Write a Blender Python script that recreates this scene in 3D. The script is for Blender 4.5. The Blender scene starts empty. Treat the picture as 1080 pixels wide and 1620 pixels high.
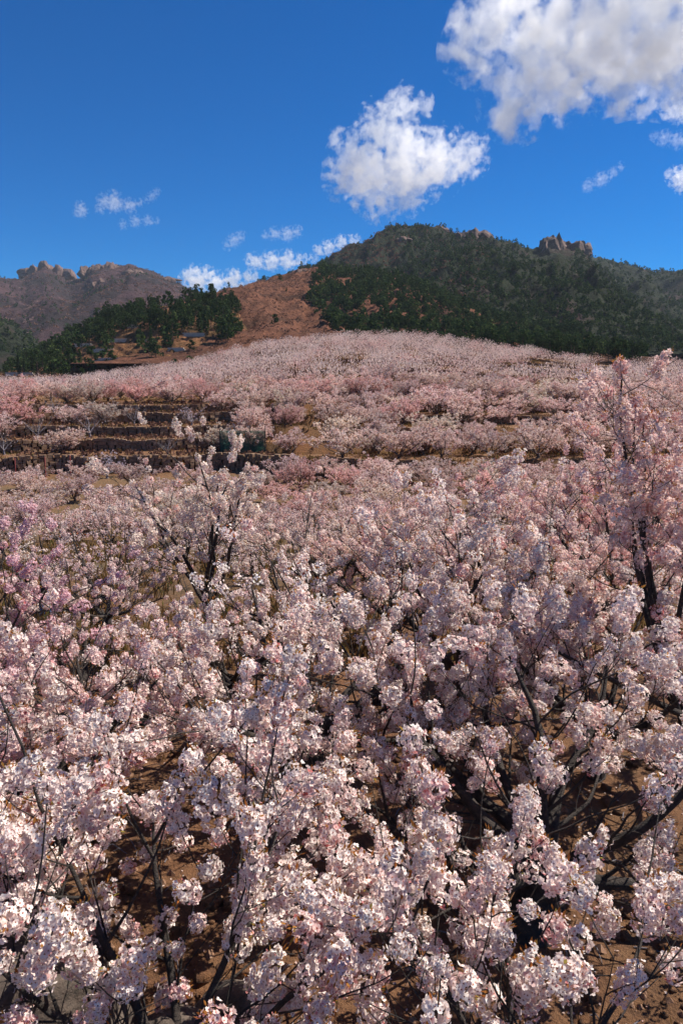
import bpy, bmesh, math, random
import numpy as np
from mathutils import Vector, Matrix

SC = bpy.context.scene
COL = SC.collection
R = math.radians
LOG = []

# ------------------------------------------------------------------ camera
F = 1200.0                       # focal length in photograph pixels (1080 x 1620)
PITCH = math.atan(210 / F)       # horizon lies on row 600
CAM = np.array([0.0, 0.0, 3.6])
cam = bpy.data.cameras.new('camera')
cam.sensor_fit = 'VERTICAL'
cam.sensor_height = 36
cam.lens = 36 * F / 1620
cam.clip_start = 0.05
cam.clip_end = 20000
camo = bpy.data.objects.new('camera', cam)
COL.objects.link(camo)
camo.location = CAM
camo.rotation_euler = (R(90) - PITCH, 0, 0)
SC.camera = camo

# ------------------------------------------------------------------ sky, sun, exposure
SUN_AZ, SUN_EL = R(68), R(50)    # clockwise from the view direction
world = bpy.data.worlds.new('World')
SC.world = world
world.use_nodes = True
wn = world.node_tree
bg = wn.nodes['Background']
sky = wn.nodes.new('ShaderNodeTexSky')
sky.sky_type = 'NISHITA'
sky.sun_disc = False
sky.sun_elevation = SUN_EL
sky.sun_rotation = SUN_AZ
sky.altitude = 2500
sky.air_density = 1.0
sky.dust_density = 0.15
sky.ozone_density = 5.0
hs = wn.nodes.new('ShaderNodeHueSaturation')
hs.inputs['Saturation'].default_value = 1.9
hs.inputs['Hue'].default_value = 0.508
hs.inputs['Value'].default_value = 1.0
wn.links.new(sky.outputs[0], hs.inputs['Color'])
wn.links.new(hs.outputs[0], bg.inputs[0])
bg.inputs[1].default_value = 0.072

sl = bpy.data.lights.new('sun', 'SUN')
sl.energy = 5.0
sl.angle = R(0.5)
sl.color = (1.0, 0.935, 0.83)
so = bpy.data.objects.new('sun', sl)
COL.objects.link(so)
SUN = Vector((math.cos(SUN_EL) * math.sin(SUN_AZ), math.cos(SUN_EL) * math.cos(SUN_AZ), math.sin(SUN_EL)))
so.rotation_euler = SUN.to_track_quat('Z', 'Y').to_euler()
so.location = (30, 20, 60)

vs = SC.view_settings
vs.view_transform = 'Standard'
vs.look = 'None'
vs.exposure = 0.70
vs.gamma = 1.0
vs.use_curve_mapping = False
SC.cycles.max_bounces = 18
SC.cycles.diffuse_bounces = 4
SC.cycles.transmission_bounces = 6
SC.cycles.volume_bounces = 16
SC.cycles.volume_max_steps = 256
SC.cycles.use_denoising = True

# ------------------------------------------------------------------ pixel geometry
CP, SP = math.cos(PITCH), math.sin(PITCH)


def dirv(px, py):
    a, b = (px - 540) / F, (py - 810) / F
    return np.array([a, CP - b * SP, -SP - b * CP])


def at(px, py, Y):
    d = dirv(px, py)
    return CAM + d * (Y / d[1])


def proj(p):
    v = np.asarray(p) - CAM
    f = v[..., 1] * CP - v[..., 2] * SP
    u = v[..., 1] * SP + v[..., 2] * CP
    f = np.where(np.abs(f) < 1e-6, 1e-6, f)
    return 540 + F * v[..., 0] / f, 810 - F * u / f, f


# ------------------------------------------------------------------ noise
def _hash(ix, iy, seed):
    h = (ix.astype(np.int64) * 374761393 + iy.astype(np.int64) * 668265263 + seed * 1442695041) & 0xFFFFFFFF
    h = ((h ^ (h >> 13)) * 1274126177) & 0xFFFFFFFF
    h = (h ^ (h >> 16)) & 0xFFFFFF
    return h / float(0xFFFFFF) * 2 - 1


def vnoise(x, y, seed=0):
    x = np.asarray(x, float); y = np.asarray(y, float)
    ix, iy = np.floor(x), np.floor(y)
    fx, fy = x - ix, y - iy
    fx = fx * fx * fx * (fx * (fx * 6 - 15) + 10); fy = fy * fy * fy * (fy * (fy * 6 - 15) + 10)
    a = _hash(ix, iy, seed); b = _hash(ix + 1, iy, seed)
    c = _hash(ix, iy + 1, seed); d = _hash(ix + 1, iy + 1, seed)
    return (a * (1 - fx) + b * fx) * (1 - fy) + (c * (1 - fx) + d * fx) * fy


def fbm(x, y, seed=0, octv=5, gain=0.5, ridged=False):
    s, amp, t = 0.0, 1.0, 0.0
    for k in range(octv):
        n = vnoise(x * 2 ** k + 17.3 * k, y * 2 ** k - 9.1 * k, seed + k)
        if ridged:
            n = 1 - 2 * np.abs(n)
        s = s + n * amp
        t += amp
        amp *= gain
    return s / t


def noise3(p, seed=0, octv=4, gain=0.5):
    return (fbm(p[:, 0] + .37 * p[:, 2], p[:, 1], seed, octv, gain) + fbm(p[:, 1] + 5.1, p[:, 2], seed + 7, octv, gain)
            + fbm(p[:, 2] - 3.3, p[:, 0] - .41 * p[:, 1], seed + 13, octv, gain)) / 1.9


# ------------------------------------------------------------------ materials
def mat(name):
    m = bpy.data.materials.new(name)
    m.use_nodes = True
    nt = m.node_tree
    return m, nt, nt.nodes['Principled BSDF'], nt.nodes['Material Output']


def N(nt, typ, **kw):
    n = nt.nodes.new(typ)
    for k, v in kw.items():
        if k.startswith('_'):
            setattr(n, k[1:], v)
        else:
            n.inputs[k.replace('__', ' ')].default_value = v
    return n


def ramp(nt, fac, stops):
    r = nt.nodes.new('ShaderNodeValToRGB')
    el = r.color_ramp.elements
    while len(el) < len(stops):
        el.new(0.5)
    for e, (p, c) in zip(el, stops):
        e.position = p
        e.color = (*c, 1) if len(c) == 3 else c
    nt.links.new(fac, r.inputs[0])
    return r


def mixc(nt, fac, a, b, mode='MIX'):
    m = nt.nodes.new('ShaderNodeMix')
    m.data_type = 'RGBA'
    m.blend_type = mode
    for s, v in ((m.inputs[0], fac), (m.inputs[6], a), (m.inputs[7], b)):
        if isinstance(v, (int, float)):
            s.default_value = v
        elif isinstance(v, tuple):
            s.default_value = (*v, 1)
        else:
            nt.links.new(v, s)
    return m.outputs[2]


def noise_tex(nt, scale, detail=6, rough=.6, coord='Object', dist=0.0, stretch=None):
    tc = nt.nodes.new('ShaderNodeTexCoord')
    n = nt.nodes.new('ShaderNodeTexNoise')
    n.inputs['Scale'].default_value = scale
    n.inputs['Detail'].default_value = detail
    n.inputs['Roughness'].default_value = rough
    n.inputs['Distortion'].default_value = dist
    src = tc.outputs[coord]
    if stretch:
        mp = nt.nodes.new('ShaderNodeMapping')
        mp.inputs['Scale'].default_value = stretch
        nt.links.new(src, mp.inputs[0])
        src = mp.outputs[0]
    nt.links.new(src, n.inputs['Vector'])
    return n.outputs['Fac']


def bump(nt, h, strength, dist, bsdf):
    b = nt.nodes.new('ShaderNodeBump')
    b.inputs['Strength'].default_value = strength
    b.inputs['Distance'].default_value = dist
    nt.links.new(h, b.inputs['Height'])
    nt.links.new(b.outputs[0], bsdf.inputs['Normal'])


def leafy(name, stops, trans=.4, objcol=True, jitter=.12):
    """matte petals and leaves that let light through; colour by a per-face tint, times the object's own colour"""
    m, nt, p, out = mat(name)
    at_ = nt.nodes.new('ShaderNodeAttribute'); at_.attribute_name = 'tint'
    r = ramp(nt, at_.outputs['Fac'], stops)
    c = r.outputs[0]
    if objcol:
        oi = nt.nodes.new('ShaderNodeObjectInfo')
        c = mixc(nt, 1.0, c, oi.outputs['Color'], 'MULTIPLY')
        h = nt.nodes.new('ShaderNodeHueSaturation')
        mr = nt.nodes.new('ShaderNodeMapRange')
        nt.links.new(oi.outputs['Random'], mr.inputs[0])
        mr.inputs[3].default_value = 1 - jitter; mr.inputs[4].default_value = 1 + jitter * .6
        nt.links.new(mr.outputs[0], h.inputs['Value']); nt.links.new(c, h.inputs['Color'])
        c = h.outputs[0]
    d = nt.nodes.new('ShaderNodeBsdfDiffuse'); t = nt.nodes.new('ShaderNodeBsdfTranslucent')
    ms = nt.nodes.new('ShaderNodeMixShader'); ms.inputs[0].default_value = trans
    nt.links.new(c, d.inputs[0]); nt.links.new(c, t.inputs[0])
    nt.links.new(d.outputs[0], ms.inputs[1]); nt.links.new(t.outputs[0], ms.inputs[2])
    nt.links.new(ms.outputs[0], out.inputs[0])
    nt.nodes.remove(p)
    return m


M = {}
M['petal'] = leafy('petal', [(0, (.91, .855, .80)), (.5, (.89, .745, .695)), (.85, (.80, .46, .44)), (1, (.60, .19, .18))], .37)
M['calyx'] = leafy('calyx', [(0, (.22, .05, .05)), (1, (.40, .14, .06))], .3, False)
M['bronze_leaf'] = leafy('bronze_leaf', [(0, (.33, .11, .035)), (.6, (.42, .19, .05)), (1, (.25, .24, .06))], .45, False)
M['pine_needles'] = leafy('pine_needles', [(0, (.018, .034, .012)), (.6, (.036, .060, .020)), (1, (.080, .105, .034))], .2, True, .3)
M['shrub_twigs'] = leafy('shrub_twigs', [(0, (.10, .055, .042)), (.6, (.17, .09, .065)), (1, (.24, .13, .085))], .2, True, .3)
M['dry_grass'] = leafy('dry_grass', [(0, (.13, .068, .026)), (.6, (.22, .13, .05)), (1, (.10, .115, .032))], .35, True, .3)


def bark(name, a, b, sc):
    m, nt, p, o = mat(name)
    n = noise_tex(nt, sc, 8, .7)
    r = ramp(nt, n, [(.35, a), (.62, b), (.75, tuple(min(1, x * 2.0) for x in b))])
    nt.links.new(r.outputs[0], p.inputs['Base Color'])
    p.inputs['Roughness'].default_value = .85
    n2 = noise_tex(nt, sc * 2.2, 6, .7, stretch=(1, 1, 2.2))
    bump(nt, n2, 1.0, .045, p)
    return m


M['bark'] = bark('bark', (.028, .020, .016), (.075, .057, .048), 16)
M['twig_bark'] = bark('twig_bark', (.06, .038, .03), (.13, .085, .065), 10)
M['grey_bark'] = bark('grey_bark', (.13, .11, .12), (.30, .27, .29), 12)
M['pine_bark'] = bark('pine_bark', (.05, .03, .022), (.11, .06, .04), 4)


def soil_mat():
    m, nt, p, o = mat('soil')
    n1 = noise_tex(nt, .6, 8, .65); n2 = noise_tex(nt, 9, 8, .7); n3 = noise_tex(nt, 60, 4, .7)
    c = ramp(nt, n2, [(.25, (.115, .048, .020)), (.5, (.225, .098, .040)), (.75, (.33, .165, .075))]).outputs[0]
    c2 = ramp(nt, n2, [(.3, (.075, .046, .019)), (.55, (.155, .098, .040)), (.75, (.23, .155, .068))]).outputs[0]
    a = nt.nodes.new('ShaderNodeAttribute'); a.attribute_name = 'grass'
    ad = nt.nodes.new('ShaderNodeMath'); ad.operation = 'ADD'
    nt.links.new(a.outputs['Fac'], ad.inputs[0])
    mr = nt.nodes.new('ShaderNodeMapRange'); nt.links.new(n1, mr.inputs[0])
    mr.inputs[1].default_value = .35; mr.inputs[2].default_value = .65; mr.inputs[3].default_value = -.35; mr.inputs[4].default_value = .35
    nt.links.new(mr.outputs[0], ad.inputs[1]); ad.use_clamp = True
    c = mixc(nt, ad.outputs[0], c, c2)
    g = noise_tex(nt, 3.1, 6, .7)
    gr = ramp(nt, g, [(.60, (0, 0, 0)), (.70, (1, 1, 1))]).outputs[0]
    gm = nt.nodes.new('ShaderNodeMath'); gm.operation = 'MULTIPLY'
    nt.links.new(gr, gm.inputs[0]); nt.links.new(ad.outputs[0], gm.inputs[1])
    c = mixc(nt, gm.outputs[0], c, (.075, .090, .024))
    nt.links.new(c, p.inputs['Base Color'])
    p.inputs['Roughness'].default_value = .95
    mm = nt.nodes.new('ShaderNodeMath'); mm.operation = 'MULTIPLY_ADD'; mm.inputs[1].default_value = .35
    nt.links.new(n3, mm.inputs[0]); nt.links.new(n2, mm.inputs[2])
    bump(nt, mm.outputs[0], 1.0, .13, p)
    return m


M['soil'] = soil_mat()


def rock_mat(name, stops, sc, bd, moss=None):
    m, nt, p, o = mat(name)
    n1 = noise_tex(nt, sc, 9, .68, dist=.4); n2 = noise_tex(nt, sc * 9, 8, .75)
    c = ramp(nt, n1, stops).outputs[0]
    sp = ramp(nt, n2, [(.36, (.45, .45, .45)), (.55, (1, 1, 1)), (.72, (1.25, 1.2, 1.15))]).outputs[0]
    c = mixc(nt, .8, c, sp, 'MULTIPLY')
    if moss:
        n4 = noise_tex(nt, sc * 1.7, 7, .7)
        f = ramp(nt, n4, [(.56, (0, 0, 0)), (.68, (1, 1, 1))]).outputs[0]
        c = mixc(nt, f, c, moss)
    nt.links.new(c, p.inputs['Base Color'])
    p.inputs['Roughness'].default_value = .9
    mm = nt.nodes.new('ShaderNodeMath'); mm.operation = 'MULTIPLY_ADD'; mm.inputs[1].default_value = .3
    nt.links.new(n2, mm.inputs[0]); nt.links.new(n1, mm.inputs[2])
    bump(nt, mm.outputs[0], .8, bd, p)
    return m


M['granite'] = rock_mat('granite', [(.3, (.07, .048, .037)), (.5, (.125, .093, .074)), (.7, (.21, .16, .13))], 3.5, .07, (.045, .04, .03))
M['wall_stone'] = rock_mat('wall_stone', [(.3, (.11, .060, .034)), (.5, (.24, .140, .082)), (.7, (.36, .24, .16))], 1.2, .05, (.06, .06, .025))
M['crag'] = rock_mat('crag', [(.3, (.06, .032, .026)), (.5, (.135, .074, .056)), (.7, (.23, .145, .11))], .09, 3.5)
M['pebble'] = rock_mat('pebble', [(.3, (.17, .08, .04)), (.5, (.26, .14, .08)), (.7, (.36, .25, .18))], 5, .01)


def hill_mat(name, ground, scrub, rock, gs=.02, cover=.5, rockcover=.66):
    m, nt, p, o = mat(name)
    n1 = noise_tex(nt, gs, 9, .68, dist=.3); n2 = noise_tex(nt, gs * 9, 8, .75); n3 = noise_tex(nt, gs * 2.7, 9, .7)
    c = ramp(nt, n2, [(.32, tuple(x * .5 for x in ground)), (.5, ground), (.68, tuple(min(1, x * 1.45) for x in ground))]).outputs[0]
    f = ramp(nt, n1, [(cover - .06, (0, 0, 0)), (cover + .06, (1, 1, 1))]).outputs[0]
    c2 = ramp(nt, n2, [(.35, tuple(x * .5 for x in scrub)), (.6, scrub), (.75, tuple(x * 1.5 for x in scrub))]).outputs[0]
    c = mixc(nt, f, c, c2)
    f2 = ramp(nt, n3, [(rockcover, (0, 0, 0)), (rockcover + .05, (1, 1, 1))]).outputs[0]
    c = mixc(nt, f2, c, rock)
    nt.links.new(c, p.inputs['Base Color'])
    p.inputs['Roughness'].default_value = 1.0
    p.inputs['Specular IOR Level'].default_value = .1
    bump(nt, n2, 1.0, .10 / gs, p)
    return m


M['brown_hill'] = hill_mat('brown_hill', (.185, .080, .048), (.115, .056, .036), (.24, .15, .10), .03, .52, .70)
M['knoll_soil'] = hill_mat('knoll_soil', (.24, .115, .055), (.13, .075, .035), (.33, .22, .15), .05, .52, .68)
M['mountain'] = hill_mat('mountain', (.070, .043, .036), (.034, .042, .022), (.24, .15, .12), .012, .41, .74)
M['far_mountain'] = hill_mat('far_mountain', (.085, .047, .050), (.046, .034, .034), (.25, .15, .125), .010, .50, .61)


def simple(name, col, rough=.7, metal=0.0, sc=8, var=.25):
    m, nt, p, o = mat(name)
    n = noise_tex(nt, sc, 6, .65)
    r = ramp(nt, n, [(.3, tuple(x * (1 - var) for x in col)), (.7, tuple(min(1, x * (1 + var)) for x in col))])
    nt.links.new(r.outputs[0], p.inputs['Base Color'])
    p.inputs['Roughness'].default_value = rough
    p.inputs['Metallic'].default_value = metal
    bump(nt, n, .3, .01, p)
    return m


M['red_paint'] = simple('red_paint', (.28, .045, .035), .55)
M['green_net'] = simple('green_net', (.03, .13, .09), .7)
M['concrete'] = simple('concrete', (.46, .40, .34), .9, sc=2)
M['blue_tarp'] = simple('blue_tarp', (.03, .12, .33), .5)
M['dark_cloth'] = simple('dark_cloth', (.02, .022, .045), .9)
M['skin'] = simple('skin', (.45, .27, .19), .6)
M['hair'] = simple('hair', (.015, .012, .01), .6)


# ------------------------------------------------------------------ mesh helpers
def mesh_np(name, verts, faces, mats, fmat=None, tint=None, smooth=False):
    """verts (n,3); faces: list of int arrays, each (k,3) or (k,4); fmat / tint: per face, in the same order"""
    verts = np.asarray(verts, np.float32)
    me = bpy.data.meshes.new(name)
    faces = [np.asarray(f, np.int32) for f in faces if len(f)]
    loops = np.concatenate([f.ravel() for f in faces])
    tot = np.concatenate([np.full(len(f), f.shape[1], np.int32) for f in faces])
    start = np.concatenate([[0], np.cumsum(tot)[:-1]]).astype(np.int32)
    me.vertices.add(len(verts)); me.vertices.foreach_set('co', verts.ravel())
    me.loops.add(len(loops)); me.loops.foreach_set('vertex_index', loops)
    me.polygons.add(len(tot)); me.polygons.foreach_set('loop_start', start); me.polygons.foreach_set('loop_total', tot)
    for m in mats:
        me.materials.append(m)
    if fmat is not None:
        me.polygons.foreach_set('material_index', np.asarray(fmat, np.int32))
    if tint is not None:
        a = me.attributes.new('tint', 'FLOAT', 'FACE')
        a.data.foreach_set('value', np.asarray(tint, np.float32))
    me.update(calc_edges=True)
    me.polygons.foreach_set('use_smooth', np.full(len(tot), bool(smooth)))
    return me


def link(name, me, parent=None, loc=None, color=None):
    o = bpy.data.objects.new(name, me)
    COL.objects.link(o)
    if parent is not None:
        o.parent = parent
    if loc is not None:
        o.location = loc
    if color is not None:
        o.color = (*color, 1)
    return o


def tag(o, label=None, cat=None, group=None, kind=None):
    for k, v in (('label', label), ('category', cat), ('group', group), ('kind', kind)):
        if v:
            o[k] = v
    return o


class Tubes:
    """branches as tapered tubes"""
    def __init__(s):
        s.v, s.f, s.n = [], [], 0

    def add(s, pts, rad, sides):
        pts = np.asarray(pts, float); rad = np.asarray(rad, float)
        n = len(pts)
        t = np.gradient(pts, axis=0)
        t /= np.linalg.norm(t, axis=1)[:, None] + 1e-9
        ref = np.array([0.31, 0.17, 0.93]) if abs(t[0, 2]) < .8 else np.array([.9, .3, .1])
        a = np.cross(t, ref); a /= np.linalg.norm(a, axis=1)[:, None] + 1e-9
        b = np.cross(t, a)
        th = np.arange(sides) * 2 * math.pi / sides
        ring = pts[:, None, :] + rad[:, None, None] * (np.cos(th)[None, :, None] * a[:, None, :] + np.sin(th)[None, :, None] * b[:, None, :])
        s.v.append(ring.reshape(-1, 3))
        i = np.arange(n - 1)[:, None] * sides; j = np.arange(sides)[None, :]; j2 = (j + 1) % sides
        q = np.stack([i + j, i + j2, i + sides + j2, i + sides + j], -1).reshape(-1, 4) + s.n
        s.f.append(q)
        s.n += n * sides

    def mesh(s, name, m):
        return mesh_np(name, np.concatenate(s.v), [np.concatenate(s.f)], [m], smooth=True)


def boxes(centers, halfs, rots, jit, rng):
    """bent stone-like boxes: (n) centres, half sizes, z rotations -> verts, quads"""
    n = len(centers)
    base = np.array([[x, y, z] for z in (-1, 1) for y in (-1, 1) for x in (-1, 1)], float)
    v = base[None] * halfs[:, None, :] * (1 + rng.uniform(-jit, jit, (n, 8, 3)))
    c, s_ = np.cos(rots)[:, None], np.sin(rots)[:, None]
    x = v[..., 0] * c - v[..., 1] * s_; y = v[..., 0] * s_ + v[..., 1] * c
    v = np.stack([x, y, v[..., 2]], -1) + centers[:, None, :]
    q = np.array([[0, 2, 3, 1], [4, 5, 7, 6], [0, 1, 5, 4], [2, 6, 7, 3], [0, 4, 6, 2], [1, 3, 7, 5]])
    f = (q[None] + np.arange(n)[:, None, None] * 8).reshape(-1, 4)
    return v.reshape(-1, 3), f


def quads(cent, nrm, size, rng, aspect=1.0, fold=.25, axis=None):
    """kite-shaped flakes at CENT facing NRM -> verts, quads"""
    n = len(cent)
    nrm = nrm / (np.linalg.norm(nrm, axis=1)[:, None] + 1e-9)
    r = rng.normal(size=(n, 3))
    if axis is not None:
        a = axis + rng.normal(0, .35, (n, 3)); a /= np.linalg.norm(a, axis=1)[:, None] + 1e-9
        b = np.cross(nrm, a); b /= np.linalg.norm(b, axis=1)[:, None] + 1e-9
    else:
        a = np.cross(nrm, r); a /= np.linalg.norm(a, axis=1)[:, None] + 1e-9
        b = np.cross(nrm, a)
    s_ = np.broadcast_to(np.asarray(size), (n,))[:, None]
    v = np.stack([cent - a * s_, cent + b * s_ * aspect + nrm * s_ * fold, cent + a * s_, cent - b * s_ * aspect + nrm * s_ * fold], 1)
    return v.reshape(-1, 3), np.arange(n * 4).reshape(n, 4)


# ------------------------------------------------------------------ terrain
CREST = np.array([(-900, 618), (-400, 618), (0, 614), (100, 612), (200, 597), (300, 581), (360, 566), (450, 547), (550, 540), (650, 540),
                  (750, 553), (850, 568), (930, 577), (1000, 582), (1080, 580), (1400, 588), (2000, 600)], float)
S_CREST = 205.0
RISERS = [62, 67, 72, 77, 82] + [92, 101, 110, 119, 128, 137, 146, 155, 165, 175, 185, 196]


def tdep(py):
    return np.tan(np.arctan((np.asarray(py, float) - 810) / F) + PITCH)


def warp(X, s):
    u = X / (np.abs(s) + 15)
    rmp = np.clip((s - 48) / 16, 0, 1) * np.clip((420 - s) / 150, 0, 1)
    jog = 2.0 * np.clip((u + .20 + .03 * vnoise(s / 6, s * 0 + 2.5, 12)) / .045, 0, 1) - 1.5 * np.clip((u + .31 + .03 * vnoise(s / 6, s * 0 + 8.5, 13)) / .045, 0, 1)
    return rmp * (jog * np.clip((95 - s) / 12, 0, 1) + 2.9 * vnoise(u * 5 + 3, u * 0 + 1.5, 5) + 1.3 * vnoise(u * 17, u * 0 + 7.5, 6) + np.clip((s - 85) / 40, 0, 1) * (3.0 * vnoise(u * 7, s / 55, 8) - 6 * np.clip(u - .12, 0, .6)))


def z_smooth(s, X, pts):
    """height below camera -> z for the un-stepped land"""
    u = X / np.maximum(s, 1)
    px = 540 + F * u
    hc = np.interp(px, CREST[:, 0], tdep(CREST[:, 1])) * S_CREST
    hn = np.interp(s, [-60, 0, 6, 11, 16, 25, 35, 45, 52, 61.9], [3.6, 3.6, 3.6, 3.75, 4.3, 6.0, 7.5, 8.4, 8.3, 7.8])
    h1 = np.interp(s, [61.9, 63, 68, 73, 78, 83, 88], [7.7, 6.7, 5.75, 4.8, 3.85, 2.9, 2.7])
    g = np.clip((s - 86) / (S_CREST - 86), 0, 1) ** .92
    h2 = 2.75 + (hc - 2.75) * g
    back = np.clip((s - S_CREST) / 120, 0, 1)
    h3 = hc + (12 - hc) * back * back * (3 - 2 * back)
    return CAM[2] - np.where(s < 61.95, hn, np.where(s < 86, h1, np.where(s < S_CREST, h2, h3)))


RS = np.array(RISERS, float)


def ground_s(s, X):
    """stepped height for warped distance s"""
    s = np.asarray(s, float); X = np.asarray(X, float)
    k = np.searchsorted(RS, s, side='right') - 1
    lo = RS[np.clip(k, 0, len(RS) - 1)]
    hi = np.where(k + 1 < len(RS), RS[np.clip(k + 1, 0, len(RS) - 1)], S_CREST + 4)
    Xr = X
    inside = (s >= RS[0]) & (s < S_CREST)
    mid = np.where(inside, lo + .55 * (hi - lo), s)
    # the tread is nearly flat: sampled at its middle, with a slight rise to the back
    scale = np.where(inside, mid / np.maximum(s, 1), 1.0)
    z = z_smooth(mid, Xr * scale, None) + np.where(inside, .025 * (s - mid), 0)
    lump = .10 * fbm(X / 1.7, s / 1.7, 31, 4) + .25 * fbm(X / 9, s / 9, 32, 3)
    fade = np.clip((300 - s) / 100, 0, 1)
    return z + lump * fade * np.where(inside, .45, 1.0)


def unwarp(X, Y):
    s = np.array(Y, float)
    for _ in range(3):
        s = Y - warp(X, s)
    return s


def ground_z(X, Y):
    X = np.asarray(X, float); Y = np.asarray(Y, float)
    return ground_s(unwarp(X, Y), X)


def build_ground():
    rows = list(np.linspace(-60, 0, 16)) + list(np.arange(.4, 14, .16)) + list(np.arange(14, 61, .8))
    for i, r in enumerate(RISERS):
        nx = RISERS[i + 1] if i + 1 < len(RISERS) else S_CREST
        rows += [r - 1e-3, r + .16]
        rows += list(np.linspace(r + 1.2, nx - 1.2, 4))
    rows += list(np.linspace(S_CREST, 330, 16)) + list(np.geomspace(360, 4500, 14))
    rows = np.array(rows)
    v = np.linspace(-1, 1, 301)
    u = np.sign(v) * np.abs(v) ** 1.5 * 1.25
    S, U = np.meshgrid(rows, u, indexing='ij')
    X = U * (np.clip(S, 0, None) + 26)
    Y = S + warp(X, S)
    Z = ground_s(S, X)
    n, m = S.shape
    i = np.arange(n - 1)[:, None] * m; j = np.arange(m - 1)[None]
    f = np.stack([i + j, i + j + 1, i + m + j + 1, i + m + j], -1).reshape(-1, 4)
    me = mesh_np('ground', np.stack([X, Y, Z], -1).reshape(-1, 3), [f], [M['soil']], smooth=True)
    a = me.attributes.new('grass', 'FLOAT', 'POINT')
    g = np.interp(S, [0, 8, 13, 20, 60, 62, 85, 95, 300], [.1, .12, .4, .75, .6, .25, .2, .4, .5])
    a.data.foreach_set('value', g.ravel().astype(np.float32))
    o = link('ground', me)
    tag(o, 'reddish brown terraced soil under the cherry trees', kind='structure')


build_ground()


# ------------------------------------------------------------------ hills and mountains
HILLS = {}


def build_hill(name, ridge, d_foot, d_ridge, py_foot, amp, m, label, seed, cols=220, rows=70, power=1.0, wob=.12, terr=0.0):
    ridge = np.array(ridge, float)
    px = np.linspace(ridge[0, 0], ridge[-1, 0], cols)
    py = np.interp(px, ridge[:, 0], ridge[:, 1])
    k = np.ones(3) / 3
    py = np.convolve(np.pad(py, 1, mode='edge'), k, 'valid')
    t = np.concatenate([np.linspace(0, 1, rows), np.linspace(1.03, 1.5, 12)])
    T, PX = np.meshgrid(t, px, indexing='ij')
    PY = np.broadcast_to(py, T.shape)
    dr = d_ridge * (1 + wob * vnoise(PX / 90, PX * 0 + .5, seed))
    Y = d_foot + (dr - d_foot) * T
    X = Y * (PX - 540) / F
    zr = CAM[2] - tdep(PY) * dr
    zf = CAM[2] - tdep(py_foot) * d_foot
    sh = np.where(T <= 1, np.clip(T, 0, 1) ** power, 1 - ((T - 1) / .5) ** 1.3)
    Z = zf + (zr - zf) * sh
    win = np.clip(T * 3, 0, 1) * np.where(T <= 1, np.clip((1 - T) * 2.2, 0, 1), np.clip((T - 1) * 6, 0, 1))
    sc = d_ridge * .16
    nz = fbm(X / sc, Y / sc, seed + 3, 6, .52, ridged=True)
    Z = Z + amp * win * (nz - .42) + amp * .30 * fbm(X / (sc * .16), Y / (sc * .16), seed + 9, 5, .55, ridged=True) * np.clip(T * 4, 0, 1)
    if terr:
        q = Z / terr; fl = np.floor(q); fr = q - fl
        st = (fl + np.clip((fr - .72) / .28, 0, 1)) * terr
        w_ = np.clip((.62 - T) * 6, 0, 1) * np.clip(T * 8, 0, 1) * .85
        Z = Z * (1 - w_) + st * w_
    n, mm = T.shape
    i = np.arange(n - 1)[:, None] * mm; j = np.arange(mm - 1)[None]
    f = np.stack([i + j, i + j + 1, i + mm + j + 1, i + mm + j], -1).reshape(-1, 4)
    me = mesh_np(name, np.stack([X, Y, Z], -1).reshape(-1, 3), [f], [m], smooth=True)
    o = link(name, me)
    tag(o, label, kind='structure')
    HILLS[label] = dict(X=X, Y=Y, Z=Z, T=T, PX=PX)
    return HILLS[label]


def sample_hill(h, n, rng, tmax=1.03, tmin=0.0):
    """n random points spread evenly by ground area over a hill's front -> xyz, px, t"""
    X, Y, Z = h['X'], h['Y'], h['Z']
    ok = int(np.searchsorted(h['T'][:, 0], tmax))
    i = rng.uniform(tmin * ok, ok - 1, n * 3); j = rng.uniform(0, X.shape[1] - 1.001, n * 3)
    w = Y[i.astype(int), j.astype(int)]; w = w / w.max()
    keep = rng.random(n * 3) < w
    i, j = i[keep][:n], j[keep][:n]
    ii, jj = i.astype(int), j.astype(int); fi, fj = (i - ii)[:, None], (j - jj)[:, None]
    P = np.stack([X, Y, Z], -1)
    p = (P[ii, jj] * (1 - fi) + P[ii + 1, jj] * fi) * (1 - fj) + (P[ii, jj + 1] * (1 - fi) + P[ii + 1, jj + 1] * fi) * fj
    return p, h['PX'][0, 0] + (h['PX'][0, -1] - h['PX'][0, 0]) * j / (X.shape[1] - 1), i / ok


h_knoll = build_hill('hill', [(-260, 612), (-100, 600), (0, 592), (50, 578), (90, 556), (140, 524), (190, 502), (240, 488), (300, 480), (345, 477), (375, 488), (410, 520), (450, 555), (500, 580)],
                     215, 380, 612, 3.0, M['knoll_soil'], 'low knoll of orange soil dotted with pines', 11, 240, 190, .9, terr=2.3)
h_brown = build_hill('hill', [(120, 600), (200, 545), (270, 490), (310, 472), (360, 461), (420, 446), (470, 434), (500, 428), (540, 436), (600, 440), (660, 456), (720, 480), (780, 508), (850, 536), (930, 556), (1000, 575), (1100, 590)],
                     235, 520, 575, 12.0, M['brown_hill'], 'reddish brown bare hillside rising beside the pine forest', 23, 240, 80, .85)
h_main = build_hill('mountain', [(330, 520), (400, 472), (450, 446), (500, 424), (540, 405), (565, 392), (590, 379), (615, 368), (640, 362), (665, 364), (690, 369), (715, 378), (740, 372), (765, 377), (785, 386), (800, 395), (840, 401), (870, 394), (895, 399), (918, 414), (945, 440), (990, 478), (1050, 520), (1120, 555), (1200, 590)],
                    420, 1000, 560, 40.0, M['mountain'], 'main mountain with a broad double peak clad in pines', 37, 320, 110, .8)
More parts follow.
